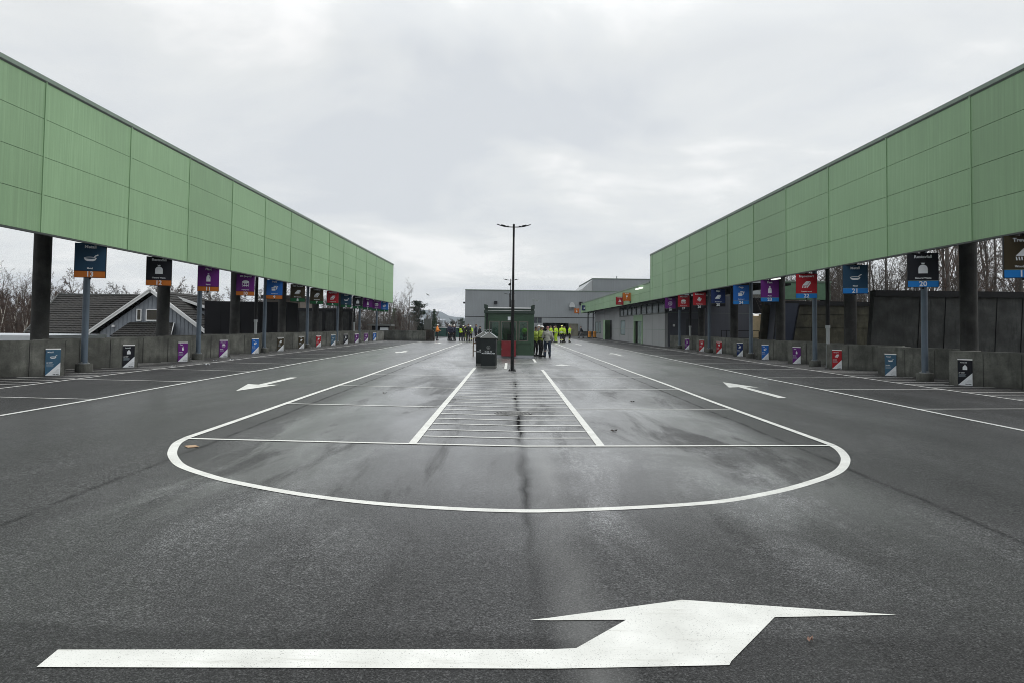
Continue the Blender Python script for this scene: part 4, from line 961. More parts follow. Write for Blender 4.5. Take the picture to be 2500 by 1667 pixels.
b = MB(); b.box(.7, .86, -.14, -.002, 1.75, 1.95); b.build('wall_lamp', 'white_trim', O)
b = MB(); b.box(7.35, 7.6, .26, OL, 0, 4.4); b.box(.26, 7.3, .3, OL, 4.36, 4.45); b.build('rear_shell', 'shaded_panel', O)
# steel railing in front of the dark gable
rl = thing('railing', 'thin black steel railing in front of the dark office gable', 'railing', (0, 56.5, 0.17))
b = MB()
for x in (16.9, 17.3, 19.4, 19.9): b.bar((x, 0, 0), (x, 0, 1.45), .05, .05)
b.bar((16.9, 0, 1.45), (19.9, 0, 1.45), .05, .05); b.bar((16.9, 0, .9), (19.9, 0, .9), .03, .03); b.build('frame', 'black_steel', rl)

# signs on and near the low canopy
def flag_sign(x, y, z, col, t1, t2, pk, label, tc='white_sign'):
    t = thing('hanging_sign', label, 'sign', (x, y, z), 0, 'square signs projecting from the low canopy')
    b = MB(); b.box(-.42, .42, 0, .1, -.42, .42); b.build('housing', 'black_steel', t)
    b = MB(); b.box(-.41, .41, -.006, -.001, -.41, .41); p = b.build('face_panel', 'sign_' + col, t)
    text(p, t1, .11, (0, -.009, .32), bold=.002); text(p, t2, .06, (0, -.009, -.33)); build_picto(pk, .42, 'sign_' + col, p, (0, -.0065, -.0))
    b = MB(); b.box(.30, .40, .02, .09, -.62, -.42); b.build('bracket', 'black_steel', t)
flag_sign(11.62, 70.2, 4.78, 'orange', 'EE-avfall', 'Electrical waste', 'plug', 'orange square sign with plug symbol on the low green canopy')
flag_sign(11.62, 74.6, 4.55, 'red', 'Farlig avfall', 'Hazardous waste', 'warning', 'red square sign with white warning triangle on the low canopy')
flag_sign(11.9, 112, 4.75, 'navy', 'Gjenbruk', 'Reuse', 'box', 'dark blue square sign near the far end of the low canopy')
flag_sign(11.35, 119.3, 4.45, 'orange', 'Gass', 'Gas', 'bottle', 'small orange square sign at the far end of the low canopy')
for i, (x, y) in enumerate(((12.15, 107), (12.95, 107.4))):
    t = thing('traffic_drum', ('left', 'right')[i] + ' orange drum beside the black posts of the low canopy', 'drum', (x, y, gz(x)), 0, 'orange drums by the office')
    b = MB(); b.cyl((0, 0, .12), (0, 0, .98), .27, .25, 18); b.build('body', mat('drum_orange', (.62, .25, .03), .5), t)
    b = MB(); b.cyl((0, 0, .0), (0, 0, .119), .32, n=18); b.cyl((0, 0, .66), (0, 0, .74), .275, n=18); b.build('rubber_base', 'boot', t)

# ------------------------------------------------------------------ dark container pit structures, right
def pit_wall(name, label, y, x0, x1, z1, tilt, mats, seams, hseams=()):
    t = thing(name, label, 'wall', (0, y, 0))
    b = MB(); b.prism([(x0 - tilt, -2.6), (x1, -2.6), (x1, z1), (x0, z1)], 0, .35); b.build('wall_slab', mats, t)
    b = MB()
    for x in seams: b.bar((x - .12, -.015, -1), (x + .14, -.015, z1 - .15), .03, .02)
    for z in hseams: b.bar((x0 + .2, -.015, z), (x1, -.015, z), .03, .02)
    b.build('panel_seams', 'soffit', t)
    b = MB(); b.box(x0, x1, -.12, .4, z1 - .22, z1 + .05); b.build('top_beam', 'black_steel', t)
pit_wall('pit_wall', 'dark leaning slab wall behind the right hand concrete bays under the bare trees', 31.6, 16.3, 34, 3.50, .5, 'pit', [18.2 + 1.15 * i for i in range(14)])
pit_wall('pit_wall', 'tan stained container wall behind signs 21 and 22', 46, 16.55, 27, 3.55, .6, 'pit_tan', [19.6, 22.4, 25.2], (1.9, .5, 2.75))
t = thing('waste_chute', 'dark blue leaning steel chute beside the lit tan doorway', 'chute', (16.3, 44.5, 0))
b = MB(); b.add([(.1, 0, -1), (1.1, 0, -1), (1.9, 0, 3.4), (.55, 0, 3.4), (.1, 1.2, -1), (1.1, 1.2, -1), (1.9, 1.2, 3.4), (.55, 1.2, 3.4)], [(0, 1, 2, 3), (7, 6, 5, 4), (0, 3, 7, 4), (1, 5, 6, 2), (3, 2, 6, 7), (0, 4, 5, 1)]); b.build('chute_body', mat('chute_blue', (.012, .02, .045), .4), t)
b = MB(); b.bar((.08, -.03, -1), (.5, -.03, 3.4), .08, .05); b.bar((1.12, -.03, -1), (1.92, -.03, 3.4), .08, .05); b.build('edge_ribs', 'black_steel', t)
t = thing('workshop', 'dim workshop with tan panels and lit lamps seen past the office gable', 'building', (25.8, 74, -.2))
b = MB(); b.box(-1.2, 4, 0, .3, 0, 3.5); b.build('tan_panels', mat('tan_panel', (.50, .40, .24), .7), t)
b = MB(); b.box(-1.5, 4, -.4, 0.3, 3.6, 5.2); b.build('dark_fascia', 'soffit', t)
b = MB(); b.box(.55, .8, -.05, -.001, 0, 3.5); b.build('doorpost', 'wood_brown', t)
for x in (-.1, .95): b = MB(); b.box(x - .25, x + .25, -.25, -.1, 3.36, 3.46); b.build('lamp', 'tube_light', t)
t = thing('green_gantry', 'dark green sheet metal fascia over the container pit behind sign 22', 'canopy', (0, 60, 0))
b = MB(); b.box(22.4, 27.2, 0, 1.0, 4.3, 5.75); b.build('fascia', mat('gantry_green', (.085, .17, .1), .6), t)
b = MB(); b.box(22.4, 27.3, -.06, 1.1, 5.752, 5.9); b.build('cap_trim', 'cap_metal', t)
b = MB()
b.box(22.6, 23.0, .2, .6, -2.6, 4.3); b.build('column', 'black_steel', t); b = MB(); b.box(26.6, 27.0, .2, .6, -2.6, 4.3); b.build('column', 'black_steel', t)

# ------------------------------------------------------------------ left background structures
t = thing('dark_shed_wall', 'tall black sheeted wall behind the left columns beside the grey house', 'wall', (0, 50, 0))
b = MB(); b.prism([(-21.3, -2.6), (-15.7, -2.6), (-15.62, 3.26), (-21.45, 3.26)], 0, 2.5); b.build('sheeting', mat('tarred_sheet', (.004, .004, .006), .95), t)
b = MB()
for x in (-20.2, -18.8, -17.4, -16.6): b.bar((x, -.02, -1), (x - .1, -.02, 3.1), .03, .02)
b.build('seams', 'soffit', t)
t = thing('timber_pit_wall', 'low black timber framed wall in front of the dark woods on the left', 'wall', (0, 70.5, 0))
b = MB(); b.box(-21, -15.6, 0, .4, -2.6, 3.2); b.build('boards', 'pit', t)
b = MB(); b.box(-21.1, -15.5, -.1, -.001, 3.0, 3.3)
for x in (-21, -18.4, -17.2, -15.75): b.box(x - .12, x + .12, -.1, -.001, -2, 3.0)
b.build('frame', 'black_steel', t)
t = thing('brown_house', 'flat brown house wall rising behind the black shed wall', 'house', (0, 76, 0))
b = MB(); b.box(-26.2, -22.4, 0, 6, -2.6, 4.35); b.build('wall', mat('brown_render', (.10, .085, .07), .8), t)
b = MB(); b.box(-26.5, -22.1, -.3, 6.2, 4.36, 4.75); b.build('roof', 'roof', t)
t = thing('concrete_wall', 'plain low concrete wall closing the far left of the yard', 'wall', (0, 75.6, 0))
b = MB(); b.box(-17.5, -8.9, 0, .3, -2.6, 1.10); b.build('wall', 'concrete', t)
b = MB(); b.box(-17.6, -8.85, -.04, .34, 1.102, 1.17); b.build('coping', 'concrete', t)
t = thing('concrete_wall', 'stub of concrete wall joining the far left wall to the stepped bays', 'wall', (0, 0, 0))
b = MB(); b.box(-13.55, -13.25, 70.55, 75.55, -2.6, 1.1); b.build('wall', 'concrete', t)
t = thing('electrical_cabinet', 'grey cabinet with antenna standing on a rough dark brown base', 'cabinet', (-8.75, 76.4, gz(8.7)))
b = MB(); b.box(-.42, .35, 0, .5, 1.18, 2.35); b.build('cabinet_box', 'bin_grey', t)
b = MB(); b.cyl((.02, .2, 2.35), (.02, .2, 3.35), .03, n=6); b.build('antenna', 'galvanised', t)
b = MB(); b.box(-.35, .6, -.1, .7, 0, 1.16); b.box(.18, .75, -.2, .3, 0, 1.0); b.build('rough_base', mat('rusty_base', (.035, .028, .022), .9, var=.5, scale=5), t)
t = thing('hoarding', 'dark green site hoarding with white rail behind the group of visitors', 'fence', (0, 105, 0))
b = MB(); b.box(-11.2, -6.3, 0, .1, 0.0, 1.42); b.build('sheet', 'dark_green_sheet', t)
b = MB(); b.box(-11.2, -6.3, -.04, .14, 1.422, 1.50); b.build('top_rail', 'white_trim', t)
for i in range(6):
    b = MB(); b.box(-11.2 + i * .97, -11.12 + i * .97, -.05, -.001, 0, 1.42); b.build('post', 'black_steel', t)
t = thing('small_shed', 'small shed with dark flat roof standing just behind the far left wall', 'shed', (-15.7, 86, -2.6))
b = MB(); b.box(-.9, .9, 0, 2, 0, 4.2); b.build('wall', 'soffit', t); b = MB(); b.box(.1, 1.1, -.1, -.01, 3.3, 4.0); b.build('white_panel', 'white_sign', t); b = MB(); b.box(-1.4, 1.5, -.4, 2.2, 4.21, 4.4); b.build('roof', 'bin_grey', t)
t = thing('white_cabin', 'flat roofed white cabin at the left edge beyond the wall', 'cabin', (0, 29, 0))
b = MB(); b.box(-30, -19.35, 0, 5, -2.6, .86); b.build('walls', mat('cabin_wall', (.4, .42, .45), .6), t)
b = MB(); b.box(-30.1, -19.25, -.12, 5.1, .862, 1.14); b.build('roof_edge', 'white_sign', t)

# the grey house
HS = thing('house', 'grey boarded house with dark tiled roofs and white bargeboards behind the left wall', 'house', (0, 52, 0))
def tiled(b, p00, p10, p11, p01, rows=16, lift=.045, th=.12):
    """roof slope as overlapping courses: p00-p10 eave, p01-p11 ridge"""
    p00, p10, p11, p01 = map(Vector, (p00, p10, p11, p01)); nrm = (p10 - p00).cross(p01 - p00).normalized()
    if nrm.z < 0: nrm = -nrm
    cols = max(2, int((p10 - p00).length / .33))
    for r in range(rows):
        a, c = r / rows, (r + 1) / rows
        A = p00.lerp(p01, a); B = p10.lerp(p11, a); C_ = p10.lerp(p11, c); D = p00.lerp(p01, c)
        top = []; bot = []
        nn = cols * 2
        for i in range(nn + 1):
            t_ = i / nn; wv = .03 if i % 2 else 0
            top.append(A.lerp(B, t_) + nrm * (lift + wv)); bot.append(D.lerp(C_, t_) + nrm * (.004 + wv * .6))
        vs = top + bot + [p - nrm * (lift + .02) for p in top]
        k = nn + 1
        b.add(vs, [(i, i + 1, k + i + 1, k + i) for i in range(nn)] + [(2 * k + i, 2 * k + i + 1, i + 1, i) for i in range(nn)])
b = MB(); b.prism([(-30.0, -2.6), (-22.6, -2.6), (-22.6, 1.15), (-26.25, 3.75), (-30.0, 1.0)], .3, 8); b.box(-36.0, -29.9, 1.4, 9, -2.6, .9); b.build('wall', mat('house_boards', (.25, .275, .31), .7, var=.1), HS)
b = MB()
for i in range(25):
    x = -29.9 + i * .3; zt = 3.72 - abs(x + 26.25) * .72
    b.box(x, x + .045, .275, .2995, -2.4, zt)
b.build('cover_boards', mat('house_battens', (.19, .21, .24), .7), HS)
ap = (-26.22, 4.08)
b = MB(); tiled(b, (-30.9, -.1, .70), (-30.9, 8, .70), (ap[0], 8, ap[1] - .05), (ap[0], -.1, ap[1] - .05)); tiled(b, (-22.0, -.1, .98), (-22.0, 8, .98), (ap[0], 8, ap[1] - .05), (ap[0], -.1, ap[1] - .05)); b.build('cross_gable_roof', 'roof', HS)
b = MB(); tiled(b, (-35.9, .9, .85), (-29.2, .9, .85), (-26.5, 5.5, 3.85), (-36.4, 5.5, 3.85), 17); b.build('main_roof', 'roof', HS)
b = MB(); b.box(-36.4, -26.4, 5.4, 5.6, 3.86, 3.96); b.build('ridge_tiles', 'bin_grey', HS)
b = MB(); b.bar((-35.95, .8, .8), (-36.45, 5.5, 3.85), .06, .2); b.build('verge_board', 'bin_grey', HS)
for q0, q1 in (((-31.0, .66), ap), ((-21.9, .92), ap)):
    b = MB(); b.bar((q0[0], -.16, q0[1]), (q1[0], -.16, q1[1]), .05, .26); b.bar((q0[0], -.21, q0[1] + .09), (q1[0], -.21, q1[1] + .09), .04, .09); b.build('bargeboard', 'white_trim', HS)
def hwin(x0, x1, z0, z1, nm='window'):
    b = MB(); b.box(x0, x1, .24, .262, z0, z1); w = b.build(nm, mat('house_glass', (.035, .03, .018), .15, var=.5, scale=2), HS)
    b = MB(); f_ = .07
    b.box(x0 - f_, x0, .2, .27, z0 - f_, z1 + f_); b.box(x1, x1 + f_, .2, .27, z0 - f_, z1 + f_); b.box(x0, x1, .2, .27, z1, z1 + f_); b.box(x0 - f_ * .5, x1 + f_ * .5, .18, .27, z0 - f_ * 1.5, z0); b.build('frame', 'white_trim', w)
hwin(-27.3, -27.06, 1.9, 2.62); hwin(-26.6, -25.75, 1.9, 2.62)
b = MB(); tiled(b, (-28.3, -1.5, .72), (-24.0, -1.5, .72), (-24.6, .2, 1.72), (-27.8, .2, 1.72), 7); b.box(-28.2, -24.1, -1.4, .2, .5, .68); b.build('porch_roof', 'roof', HS)
b = MB(); b.bar((-24.02, -1.5, .6), (-24.55, .15, 1.7), .05, .12); b.build('porch_verge', 'white_trim', HS)
b = MB(); b.box(-29.1, -28.9, .12, .28, 1.35, 1.5); b.build('wall_lamp', 'white_trim', HS)
b = MB(); b.prism([(-27.2, 1.0), (-22.95, 1.0), (-22.95, 2.35), (-26.0, 3.3), (-27.2, 3.5)], 3.5, 8); b.build('dormer_wall', 'house_boards', HS)
b = MB(); tiled(b, (-23.2, 3.2, 2.9), (-23.2, 8, 2.9), (-27.0, 8, 4.12), (-27.0, 3.2, 4.12), 8); b.build('dormer_roof', 'roof', HS)
b = MB(); b.bar((-23.2, 3.12, 2.8), (-26.75, 3.12, 3.98), .05, .2); b.build('dormer_verge', 'white_trim', HS)
b = MB(); b.box(-33.5, -33.0, .9, 1.38, .3, .9); b.build('eaves_shadow_board', 'black_steel', HS)

# ------------------------------------------------------------------ trees
def seg(b, p, q, r0, r1, n):
    d_ = q - p
    if d_.length < 1e-5: return
    d_ = d_.normalized(); a = d_.orthogonal().normalized(); c = d_.cross(a)
    o = len(b.v)
    for pt, r in ((p, r0), (q, r1)):
        for i in range(n):
            t_ = 2 * math.pi * i / n; b.v.append(tuple(pt + a * (math.cos(t_) * r) + c * (math.sin(t_) * r)))
    for i in range(n): b.f.append((o + i, o + (i + 1) % n, o + n + (i + 1) % n, o + n + i)); b.m.append(0)
def limb(b, rng, p, d_, L_, r, lev, cfg):
    ns = (7, 4, 3, 2, 1)[lev]; nsid = (8, 5, 4, 3, 3)[lev]
    pts = [p]; dirs = []
    for i in range(ns):
        j = cfg['jit'][lev]
        d_ = (d_ + Vector((rng.gauss(0, j), rng.gauss(0, j), rng.gauss(0, j * .6) + cfg['up'][lev]))).normalized()
        p = p + d_ * (L_ / ns); pts.append(p); dirs.append(d_)
    re = r * (.25 if lev < 3 else .5)
    for i in range(ns):
        seg(b, pts[i], pts[i + 1], r + (re - r) * i / ns, r + (re - r) * (i + 1) / ns, nsid)
    if lev >= cfg['depth']: return
    nc = cfg['n'][lev]
    for k in range(nc):
        t_ = cfg['start'][lev] + (1 - cfg['start'][lev]) * (k + rng.random()) / nc
        fi = min(ns - 1, int(t_ * ns)); base = pts[fi].lerp(pts[fi + 1], t_ * ns - fi)
        dd = dirs[fi]; a = dd.orthogonal().normalized(); a.rotate(Matrix.Rotation(rng.random() * 6.283, 3, dd))
        ang = R(rng.uniform(*cfg['ang'][lev]))
        nd = (dd * math.cos(ang) + a * math.sin(ang)).normalized()
        ll = L_ * cfg['len'][lev] * rng.uniform(.6, 1.15) * (1.0 - (.45 if lev == 0 else .3) * t_)
        rr = max((r + (re - r) * t_) * cfg['rad'][lev], .0105)
        limb(cfg['crown'], rng, base, nd, ll, rr, lev + 1, cfg)
def tree_meshes(kind, seed, h):
    rng = random.Random(seed)
    cfg = dict(jit=(.05, .13, .16, .2, .2), up=(.02, .07, .05, .03, .02), depth=4, n=(20, 10, 8, 5), start=(.28, .2, .2, .15), ang=((30, 58), (28, 55), (25, 60), (25, 65)), len=(.36, .42, .42, .45), rad=(.42, .5, .5, .6), crown=MB())
    rad = .017 * h
    if kind == 'birch': cfg.update(n=(22, 9, 8, 5), ang=((22, 42), (25, 50), (30, 65), (30, 70)), len=(.22, .45, .5, .5), start=(.3, .15, .1, .1), up=(.02, .04, .0, -.03, -.04)); rad = .0095 * h
    if kind == 'tall': cfg.update(n=(15, 7, 6, 4), ang=((18, 42), (25, 50), (25, 55), (25, 60)), len=(.42, .45, .42, .4), start=(.2, .2, .2, .2)); rad = .013 * h
    tr = MB(); limb(tr, rng, Vector((0, 0, 0)), Vector((rng.gauss(0, .03), rng.gauss(0, .03), 1)).normalized(), h * .96, rad, 0, cfg)
    return tr.mesh('trunk', 'birch' if kind == 'birch' else 'bark', True), cfg['crown'].mesh('crown', 'twig' if kind == 'birch' else ('twig2' if seed % 2 else 'twig'), False)
VAR = {}
for kind, seeds, h in (('oak', (1, 2, 3), 9.5), ('birch', (4, 5, 6), 10.0), ('tall', (7, 8, 9), 13.5)):
    VAR[kind] = [tree_meshes(kind, s_, h) for s_ in seeds]
def put_tree(kind, u, Y, sc_, label, name='bare_tree', cat='tree', group=None, i=[0]):
    i[0] += 1
    x = (u - 1243) * Y / 1733
    t = thing(name, label, cat, (x, Y, -2.6), (i[0] * 2.4) % 6.28, group); t.scale = (sc_, sc_, sc_ * (1 + .04 * ((i[0] * 7) % 5 - 2)))
    m1, m2 = VAR[kind][i[0] % len(VAR[kind])]
    tr = link('trunk', m1, t); cr_ = link('crown', m2, t)
    return t
rg = random.Random(11)
def scatter(kinds, u0, u1, n, Y0, Y1, s0, s1, label, group, name='bare_tree'):
    for k in range(n):
        u = u0 + (u1 - u0) * (k + rg.random()) / n
        put_tree(kinds[k % len(kinds)], u, rg.uniform(Y0, Y1), rg.uniform(s0, s1), label, name, group=group)
scatter(['birch'], -30, 95, 20, 58, 74, .60, .74, 'white stemmed bare birch in the copse at the left edge', 'birches at the left edge', 'birch_tree')
scatter(['oak', 'tall'], -60, 130, 26, 78, 100, .58, .74, 'brown bare tree behind the birches at the left edge', 'bare trees behind the left birches')
scatter(['oak'], 125, 700, 38, 76, 100, .74, .88, 'bare leafless tree showing over the roofs of the house on the left', 'bare trees behind the house')
scatter(['tall', 'birch', 'oak'], 700, 915, 26, 88, 118, .62, .85, 'slender bare tree in the dark wood behind the far left signs', 'bare trees behind the far left signs')
scatter(['tall', 'oak', 'birch'], 905, 1003, 22, 96, 125, .58, .76, 'tall bare tree between the canopy end and the dark pine', 'bare trees by the canopy end')
scatter(['oak', 'birch'], 1000, 1060, 10, 125, 150, .55, .7, 'small bare tree in the thicket behind the dark pine', 'bare trees behind the pine')
scatter(['tall'], 2060, 2250, 11, 46, 62, .70, .84, 'slim bare tree standing between sign 21 and the thick column on the right', 'bare trees behind sign 20')
scatter(['tall'], 2250, 2560, 15, 42, 62, .92, 1.1, 'tall bare tree standing behind the dark wall on the right', 'bare trees behind the right wall')
scatter(['tall', 'oak'], 1880, 2090, 22, 62, 84, .85, 1.05, 'brown bare tree packed behind the green fascia and sign 21', 'bare trees behind sign 21')
scatter(['oak', 'tall'], 2080, 2560, 20, 64, 85, .6, .75, 'lower bare tree in the second row behind the right wall', 'second row of bare trees on the right')
scatter(['oak'], 1062, 1142, 16, 170, 215, .50, .62, 'distant brown bare tree between the hoarding and the hills', 'distant bare trees before the hills')

def conifer_meshes(kind, seed, h):
    rng = random.Random(seed); tr = MB(); seg(tr, Vector((0, 0, 0)), Vector((0, 0, h * .97)), .018 * h, .004 * h, 8)
    b = MB()
    def tuft(c, s_, n, droop=0):
        for _ in range(n):
            d_ = Vector((rng.gauss(0, 1), rng.gauss(0, 1), rng.gauss(0, .6) - droop)).normalized(); w = d_.orthogonal().normalized() * s_ * .12; e_ = c + d_ * s_
            b.add([c - w, c + w, e_ + w * .4, e_ - w * .4], [(0, 1, 2, 3)])
    if kind == 'spruce':
        z = h * .12
        while z < h * .98:
            k = 1 - z / h; L_ = h * .23 * k + .12
            for i in range(11):
                a = rng.random() * 6.283; l_ = L_ * rng.uniform(.65, 1.1); tip = Vector((math.cos(a) * l_, math.sin(a) * l_, z - l_ * .28)); p = Vector((0, 0, z))
                seg(tr, p, tip, .012, .006, 3)
                m_ = max(3, int(l_ / .14))
                for q in range(m_): tuft(p.lerp(tip, (q + .6) / m_), .2 + .1 * k, 8, .5)
            z += .26
    else:
        for c in range(34):
            zz = h * (.18 + .8 * (c / 34)); k = (1 - abs(c / 34 - .35) * 1.15); a = rng.random() * 6.283; l_ = h * .30 * max(.12, k) * rng.uniform(.45, 1.05)
            tip = Vector((math.cos(a) * l_, math.sin(a) * l_, zz + l_ * .12)); p = Vector((0, 0, zz - l_ * .1)); seg(tr, p, tip, .03, .012, 4)
            for q in range(9):
                cc = p.lerp(tip, rng.uniform(.45, 1.05)) + Vector((rng.gauss(0, .28), rng.gauss(0, .28), rng.gauss(0, .12)))
                for w in range(4): tuft(cc + Vector((rng.gauss(0, .16), rng.gauss(0, .16), rng.gauss(0, .08))), .26, 9)
    return tr.mesh('trunk', 'bark'), b.mesh('crown', 'needle' if kind != 'spruce' else 'needle2')
VAR['pine'] = [conifer_meshes('pine', 21, 8.6)]; VAR['spruce'] = [conifer_meshes('spruce', 22, 7.0), conifer_meshes('spruce', 23, 7.6)]
put_tree('pine', 1022, 114, .90, 'dark bushy pine standing alone right of the bare trees', 'pine_tree')
put_tree('spruce', 963, 104, 1.02, 'small dark spruce just right of the left canopy end', 'spruce_tree')
put_tree('spruce', 1060, 128, .93, 'pointed green spruce between the pine and the hills', 'spruce_tree')
put_tree('spruce', 1076, 190, .72, 'far small spruce on the skyline left of the visitors', 'spruce_tree')
put_tree('pine', 1126, 200, .75, 'far dark pine on the skyline beside the grey hall', 'pine_tree')
put_tree('pine', 1105, 205, .6, 'low far pine on the skyline above the visitors', 'pine_tree')

# ------------------------------------------------------------------ hills
b = MB(); rgh = random.Random(5); nx, ny = 90, 10
def ridge(u): 
    return 44 * math.exp(-((u - 1055) / 60.0) ** 2) + 22 + 6 * math.sin(u * .045) + 3 * math.sin(u * .13)
vs = []
for j in range(ny):
    for i in range(nx):
        u = 500 + i * 17; f_ = j / (ny - 1); Y = 2300 + 500 * f_
        z = ridge(u) * (math.sin(f_ * math.pi / 2) ** .8) + rgh.gauss(0, .8) * f_
        vs.append(((u - 1243) * 2800 / 1733, Y, -2.6 + z))
b.add(vs, [(j * nx + i, j * nx + i + 1, (j + 1) * nx + i + 1, (j + 1) * nx + i) for j in range(ny - 1) for i in range(nx - 1)])
th = NT('wooded_hill_with_snow'); v_ = th.geo()
nn_ = th.noise(th.map(v_, (.004, .004, .03)), 1.3, 6, .7)
th.set(Base_Color=th.ramp(nn_, [(.45, (.035, .05, .045)), (.58, (.06, .075, .07)), (.66, (.5, .52, .55))]), Roughness=.95)
MAT['hill'] = th.m
tag(b.build('hills', 'hill', smooth=True), kind='structure')

# bird
b = MB(); b.cyl((-.12, 0, -.05), (.14, 0, .03), .05, .02, 8); b.add([(-.02, 0, .0), (.08, 0, .02), (-.28, .05, .22), (-.34, .05, .24)], [(0, 1, 2, 3)]); b.add([(-.02, 0, .0), (.08, 0, .02), (.30, .05, -.16), (.22, .05, -.2)], [(0, 1, 2, 3)])
tag(b.build('bird', 'boot', loc=(-12.7, 110, 6.5)), 'dark bird gliding in the sky above the pine tree', 'bird')

# ------------------------------------------------------------------ people
def capsule(b, p, q, r0, r1, n=12, sq=1.0):
    p = Vector(p); q = Vector(q); d_ = q - p; L_ = d_.length; d_.normalize(); a = d_.orthogonal().normalized(); c = d_.cross(a)
    rings = []
    for i in range(4): t_ = i / 4 * math.pi / 2; rings.append((p - d_ * r0 * math.cos(t_), r0 * math.sin(t_)))
    rings.append((p, r0)); rings.append((q, r1))
    for i in range(3, -1, -1): t_ = i / 4 * math.pi / 2; rings.append((q + d_ * r1 * math.cos(t_), r1 * math.sin(t_)))
    o = len(b.v)
    for cpt, r in rings:
        for i in range(n):
            t_ = 2 * math.pi * i / n; b.v.append(tuple(cpt + a * (math.cos(t_) * max(r, 1e-4)) + c * (math.sin(t_) * max(r, 1e-4))))
    for k in range(len(rings) - 1):
        for i in range(n): b.f.append((o + k * n + i, o + k * n + (i + 1) % n, o + (k + 1) * n + (i + 1) % n, o + (k + 1) * n + i)); b.m.append(0)
def ell(b, c, r, tilt=0): b.sphere(c, r, 16, 12)
def fuse(b, name, vox, m_, smooth_it=4):
    me = b.mesh('tmp', m_, True); o = bpy.data.objects.new('tmp', me); COL.objects.link(o)
    r = o.modifiers.new('r', 'REMESH'); r.mode = 'VOXEL'; r.voxel_size = vox; r.use_smooth_shade = True
    s_ = o.modifiers.new('s', 'SMOOTH'); s_.iterations = smooth_it; s_.factor = .5
    dg = bpy.context.evaluated_depsgraph_get(); out_ = bpy.data.meshes.new_from_object(o.evaluated_get(dg))
    bpy.data.objects.remove(o); out_.name = name; out_.materials.clear(); out_.materials.append(MAT[m_])
    return out_
# a standing figure, 1.78 m, facing -y; joints per pose: feet, knees, hips, elbows, wrists
POSES = {
 'stand': dict(foot=((.11, -.02), (-.11, .02)), knee=((.105, -.03, .50), (-.105, -.02, .50)), elbow=((.27, .03, 1.13), (-.27, .03, 1.13)), wrist=((.27, -.06, .89), (-.27, -.06, .89)), lean=0, look=0),
 'walk': dict(foot=((.09, -.38), (-.09, .36)), knee=((.095, -.26, .50), (-.09, .08, .47)), elbow=((.25, .12, 1.15), (-.26, -.06, 1.13)), wrist=((.25, .04, .93), (-.24, -.26, .98)), lean=-.06, look=0),
 'hold': dict(foot=((.13, .0), (-.13, -.04)), knee=((.12, -.04, .50), (-.12, -.05, .50)), elbow=((.29, -.04, 1.14), (-.29, -.05, 1.14)), wrist=((.10, -.30, 1.12), (-.10, -.29, 1.10)), lean=-.03, look=-.04),
 'hips': dict(foot=((.16, -.02), (-.15, .03)), knee=((.14, -.03, .50), (-.13, -.02, .50)), elbow=((.40, .08, 1.16), (-.40, .08, 1.16)), wrist=((.20, -.10, 1.02), (-.20, -.10, 1.02)), lean=0, look=0),
 'phone': dict(foot=((.14, -.03), (-.12, .04)), knee=((.125, -.04, .50), (-.115, -.02, .50)), elbow=((.31, -.03, 1.16), (-.27, .03, 1.13)), wrist=((.16, -.22, 1.38), (-.28, -.05, .90)), lean=-.02, look=-.03),
}
